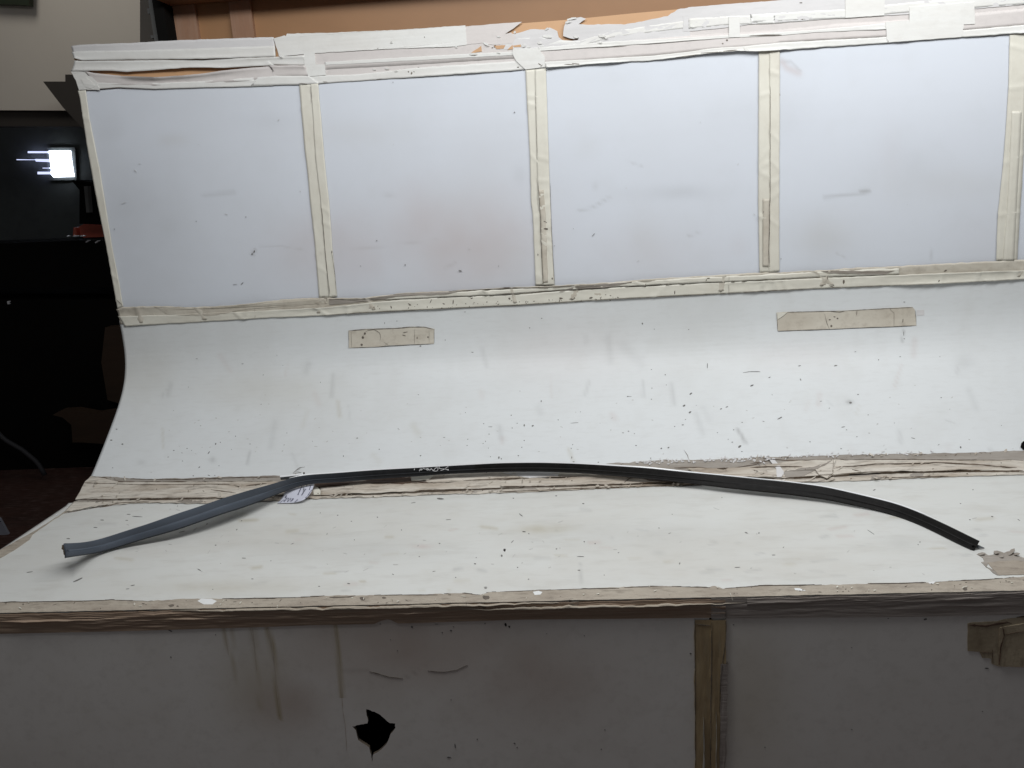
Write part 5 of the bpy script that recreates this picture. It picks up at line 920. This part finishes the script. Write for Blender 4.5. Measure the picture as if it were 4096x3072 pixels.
def tube(name, pts, r, mat, parent, n=6):
    P = np.array(pts); t = np.gradient(P, axis=0); V = []; F = []
    for i in range(len(P)):
        tt = t[i]/np.linalg.norm(t[i]); a = np.cross(tt, [0, 0, 1]) if abs(tt[2]) < .9 else np.cross(tt, [1, 0, 0]); a /= np.linalg.norm(a); b = np.cross(tt, a)
        for k in range(n): th = 2*math.pi*k/n; V.append(P[i]+(a*math.cos(th)+b*math.sin(th))*r)
    for i in range(len(P)-1):
        for k in range(n): F.append((i*n+k, i*n+(k+1) % n, (i+1)*n+(k+1) % n, (i+1)*n+k))
    F.append(tuple(range(n-1, -1, -1))); F.append(tuple((len(P)-1)*n+k for k in range(n)))
    return mesh_obj(name, V, F, mat, parent, smooth=True)
tube('tag_tie', [at(*Z(1003, 372), .031)[0], at(*Z(1003, 440), .030)[0], at(*Z(1012, 520), .0285)[0], at(*Z(1020, 600), .0245)[0], at(*Z(1010, 690), .0195)[0], at(*Z(1000, 800), .0185)[0], at(*Z(1000, 880), .018)[0], at(*Z(985, 960), .016)[0]], .0007, m_tie, tg)
lump('tie_head', *Z(1003, 388), .031, (.0022, .0022, .0022), m_gouge_shade, tg, 8)
lump('tie_head', *Z(1015, 650), .0225, (.0028, .0015, .0010), m_gouge_shade, tg, 9)
# small black knob at the right border of the curve
kb = empty('black_knob', tuple(at(4098, 1782, 0)[0]), 'small black knob at the right end of the curved backdrop above the seam', 'knob')
lump('knob_head', 4098, 1782, .006, (.006, .006, .009), m_dark, kb, 5, 12); lump('knob_stem', 4098, 1782, .002, (.004, .004, .005), m_dark, kb, 6, 12)
# =================================================================== BEHIND THE STAND
Yp = 2.02
def rectY(name, x0, x1, z0, z1, Y, th, mat, parent=None, kind=None): return box(name, (x0, Y, z0), (x1, Y+th, z1), mat, parent, kind)
def X_(px, py, Y): return float(onY(np.float64(px), np.float64(py), Y)[0])
def Z_(px, py, Y): return float(onY(np.float64(px), np.float64(py), Y)[2])
xp0 = X_(700, 100, Yp)
part = empty('hardboard_partition', (xp0, Yp, 0), 'brown hardboard partition with vertical battens standing behind the photo stand', 'partition')
cuts = [xp0, X_(788, 100, Yp), X_(925, 100, Yp), X_(1012, 100, Yp), 2.3]
rectY('board', cuts[0], cuts[2]-.001, .05, 2.5, Yp+.012, .006, m_part, part)
rectY('board', cuts[2]+.001, cuts[4], .05, 2.5, Yp+.012, .006, m_part, part)
rectY('batten', cuts[0], cuts[1], .05, 2.49, Yp, .0115, m_batt, part)
rectY('batten', cuts[2], cuts[3], .05, 2.49, Yp, .0115, m_batt, part)
zh = Z_(690, -6, Yp-.075)
rectY('shade_board', cuts[0], cuts[4]-.02, zh, 2.48, Yp-.075, .069, m_shade_bd, part)  # board added above the view to shade the top of the partition
mp = empty('metal_post', (X_(660, 60, Yp), Yp-.02, 0), 'dark grey steel post at the left end of the hardboard partition', 'post')
a0 = X_(628, 80, Yp); a1 = X_(655, 80, Yp); a2 = X_(700, 80, Yp)
rectY('flange', a0, a1-.0015, 0, 2.5, Yp-.03, .05, m_metal, mp); rectY('web', a1, a2-.002, 0, 2.5, Yp-.045, .07, m_dark, mp)
rectY('bracket', a0-.008, a0-.0005, Z_(628, 62, Yp), Z_(628, 40, Yp), Yp-.025, .03, m_metal, mp); rectY('bracket', a0-.010, a0-.0005, Z_(628, 160, Yp), Z_(628, 148, Yp), Yp-.025, .03, m_metal, mp)
# room shell
Yw = 3.5
wz = Z_(140, 438, Yw)
prismY('upper_wall', [(-700, 438), (560, 443), (560, -400), (-700, -400)], Yw, .15, m_wall, kind='structure')
prismY('wall_ledge', [(-700, 439), (560, 444), (560, 506), (-700, 505)], Yw+.03, .12, m_beam, kind='structure')
bm_ = prismY('roof_brace', [(172, 326), (261, 326), (261, 298), (330, 298), (420, 298), (420, 640), (352, 545), (338, 520), (252, 430)], Yw-.35, .08, m_beam)
tag(bm_, 'dark brown angled brace sticking out from behind the upper left corner of the stand', 'brace')
gb = prismY('green_board', [(-60, -60), (115, -60), (115, 22), (60, 18), (0, 17), (-60, 14)], Yw-.06, .03, m_green); tag(gb, 'dark green board at the top left of the pale wall', 'board')
box('dark_wall', (-6, 4.9, 0), (6, 5.05, 3.4), m_dwall, kind='structure')
box('left_wall', (-6.1, -1, 0), (-6, 4.9, 3.4), m_dwall, kind='structure')
box('floor', (-6, -1.5, -.1), (6, 5.0, 0), m_floor, kind='structure')
win = empty('window', tuple(onY(np.float64(240), np.float64(655), 4.85)), 'small glaring white window with three stacked panes in the dark far wall', 'window')
for pl in ([(195, 603), (276, 602), (280, 637), (199, 637)], [(200, 640), (280, 640), (285, 672), (203, 672)], [(204, 675), (285, 674), (291, 707), (214, 709), (204, 697)], [(111, 605), (192, 605), (192, 612), (111, 612)], [(141, 636), (199, 637), (199, 648), (143, 646)], [(66, 637), (140, 638), (140, 640), (66, 640)], [(170, 671), (197, 671), (197, 673.5), (170, 673.5)], [(150, 687), (202, 687), (203, 697), (150, 697)]):
    prismY('pane', pl, 4.86, .02, m_glow if pl[0][0] > 190 else m_glow2, win)
prismY('window_frame', [(185, 590), (300, 590), (306, 720), (190, 722)], 4.882, .014, m_dwall, win)
# black machinery in the gloom
rk = empty('storage_rack', tuple(onY(np.float64(250), np.float64(1800), 4.0)*np.array([1, 1, 0])), 'unlit black storage rack with thin uprights beyond the left end of the stand', 'rack')
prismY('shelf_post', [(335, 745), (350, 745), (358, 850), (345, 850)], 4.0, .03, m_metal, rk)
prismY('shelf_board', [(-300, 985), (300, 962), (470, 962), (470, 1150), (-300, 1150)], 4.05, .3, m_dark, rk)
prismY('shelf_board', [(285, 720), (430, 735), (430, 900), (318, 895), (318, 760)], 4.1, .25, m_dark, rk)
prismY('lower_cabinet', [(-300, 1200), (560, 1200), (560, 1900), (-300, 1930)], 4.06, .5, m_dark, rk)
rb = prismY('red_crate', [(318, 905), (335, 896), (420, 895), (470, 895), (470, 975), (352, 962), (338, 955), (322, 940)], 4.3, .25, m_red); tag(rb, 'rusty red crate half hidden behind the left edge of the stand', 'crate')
rb2 = prismY('red_box', [(294, 910), (304, 910), (308, 944), (292, 944)], 4.3, .05, m_red); tag(rb2, 'narrow red box between the black posts left of the red crate', 'box')
for i, pl in enumerate([[(267, 943), (276, 943), (276, 946), (267, 946)], [(291, 943), (308, 943), (308, 946), (291, 946)], [(320, 942), (335, 942), (335, 946), (320, 946)], [(342, 968), (352, 961), (354, 963), (345, 970)], [(379, 970), (391, 962), (394, 964), (382, 973)]]):
    o = prismY('white_peg', pl, 4.0, .02, m_white); tag(o, ['leftmost tiny white peg end on the dark rack, left of the narrow red box', 'tiny white peg end under the narrow red box', 'tiny white peg end at the left foot of the red crate', 'slanted tiny white peg just below the left end of the red crate', 'slanted tiny white peg below the red crate, nearest the backdrop'][i], 'peg', 'white pegs by the red crate')
wb = prismY('wooden_plank', [(210, 1660), (240, 1643), (300, 1640), (380, 1655), (470, 1640), (470, 1780), (330, 1770), (290, 1770), (285, 1700), (250, 1670)], 3.9, .06, m_dwood); tag(wb, 'dim brown bent plank leaning in the dark beside the curve', 'plank')
wb = prismY('metal_cover', [(420, 1310), (560, 1300), (560, 1640), (430, 1600), (405, 1450)], 4.0, .1, m_dwood); tag(wb, 'faint brown panel showing in the dark just left of the curved backdrop', 'panel')
def tubeY(name, px, Y, r, mat, lab, cat):
    p_ = np.array(px, float); q = resamp(p_, 14); P = onY(q[:, 0], q[:, 1], np.full(14, Y)); o = tube(name, P, r, mat, None); tag(o, lab, cat); return o
m_hose = M('dull_grey_hose', (.045, .045, .05), .7)
tubeY('hose', [(-40, 1700), (20, 1760), (90, 1800), (150, 1850), (180, 1900)], 3.85, .012, m_hose, 'dull grey hose curving down in the dark at the far left', 'hose')
wl = prismY('plastic_sheet', [(-30, 2050), (0, 2078), (12, 2100), (33, 2138), (18, 2140), (-30, 2140)], 2.6, .01, m_scrap); tag(wl, 'scrap of pale plastic sheet at the left border beside the table', 'plastic sheet')
gl_ = prismY('glint_chip', [(28, 1205), (36, 1204), (38, 1208), (34, 1212), (38, 1216), (30, 1217)], 3.95, .01, m_white); tag(gl_, 'tiny white chip painted as a glint in the dark at the far left', 'glint')  # white chip put in for a small glint of light
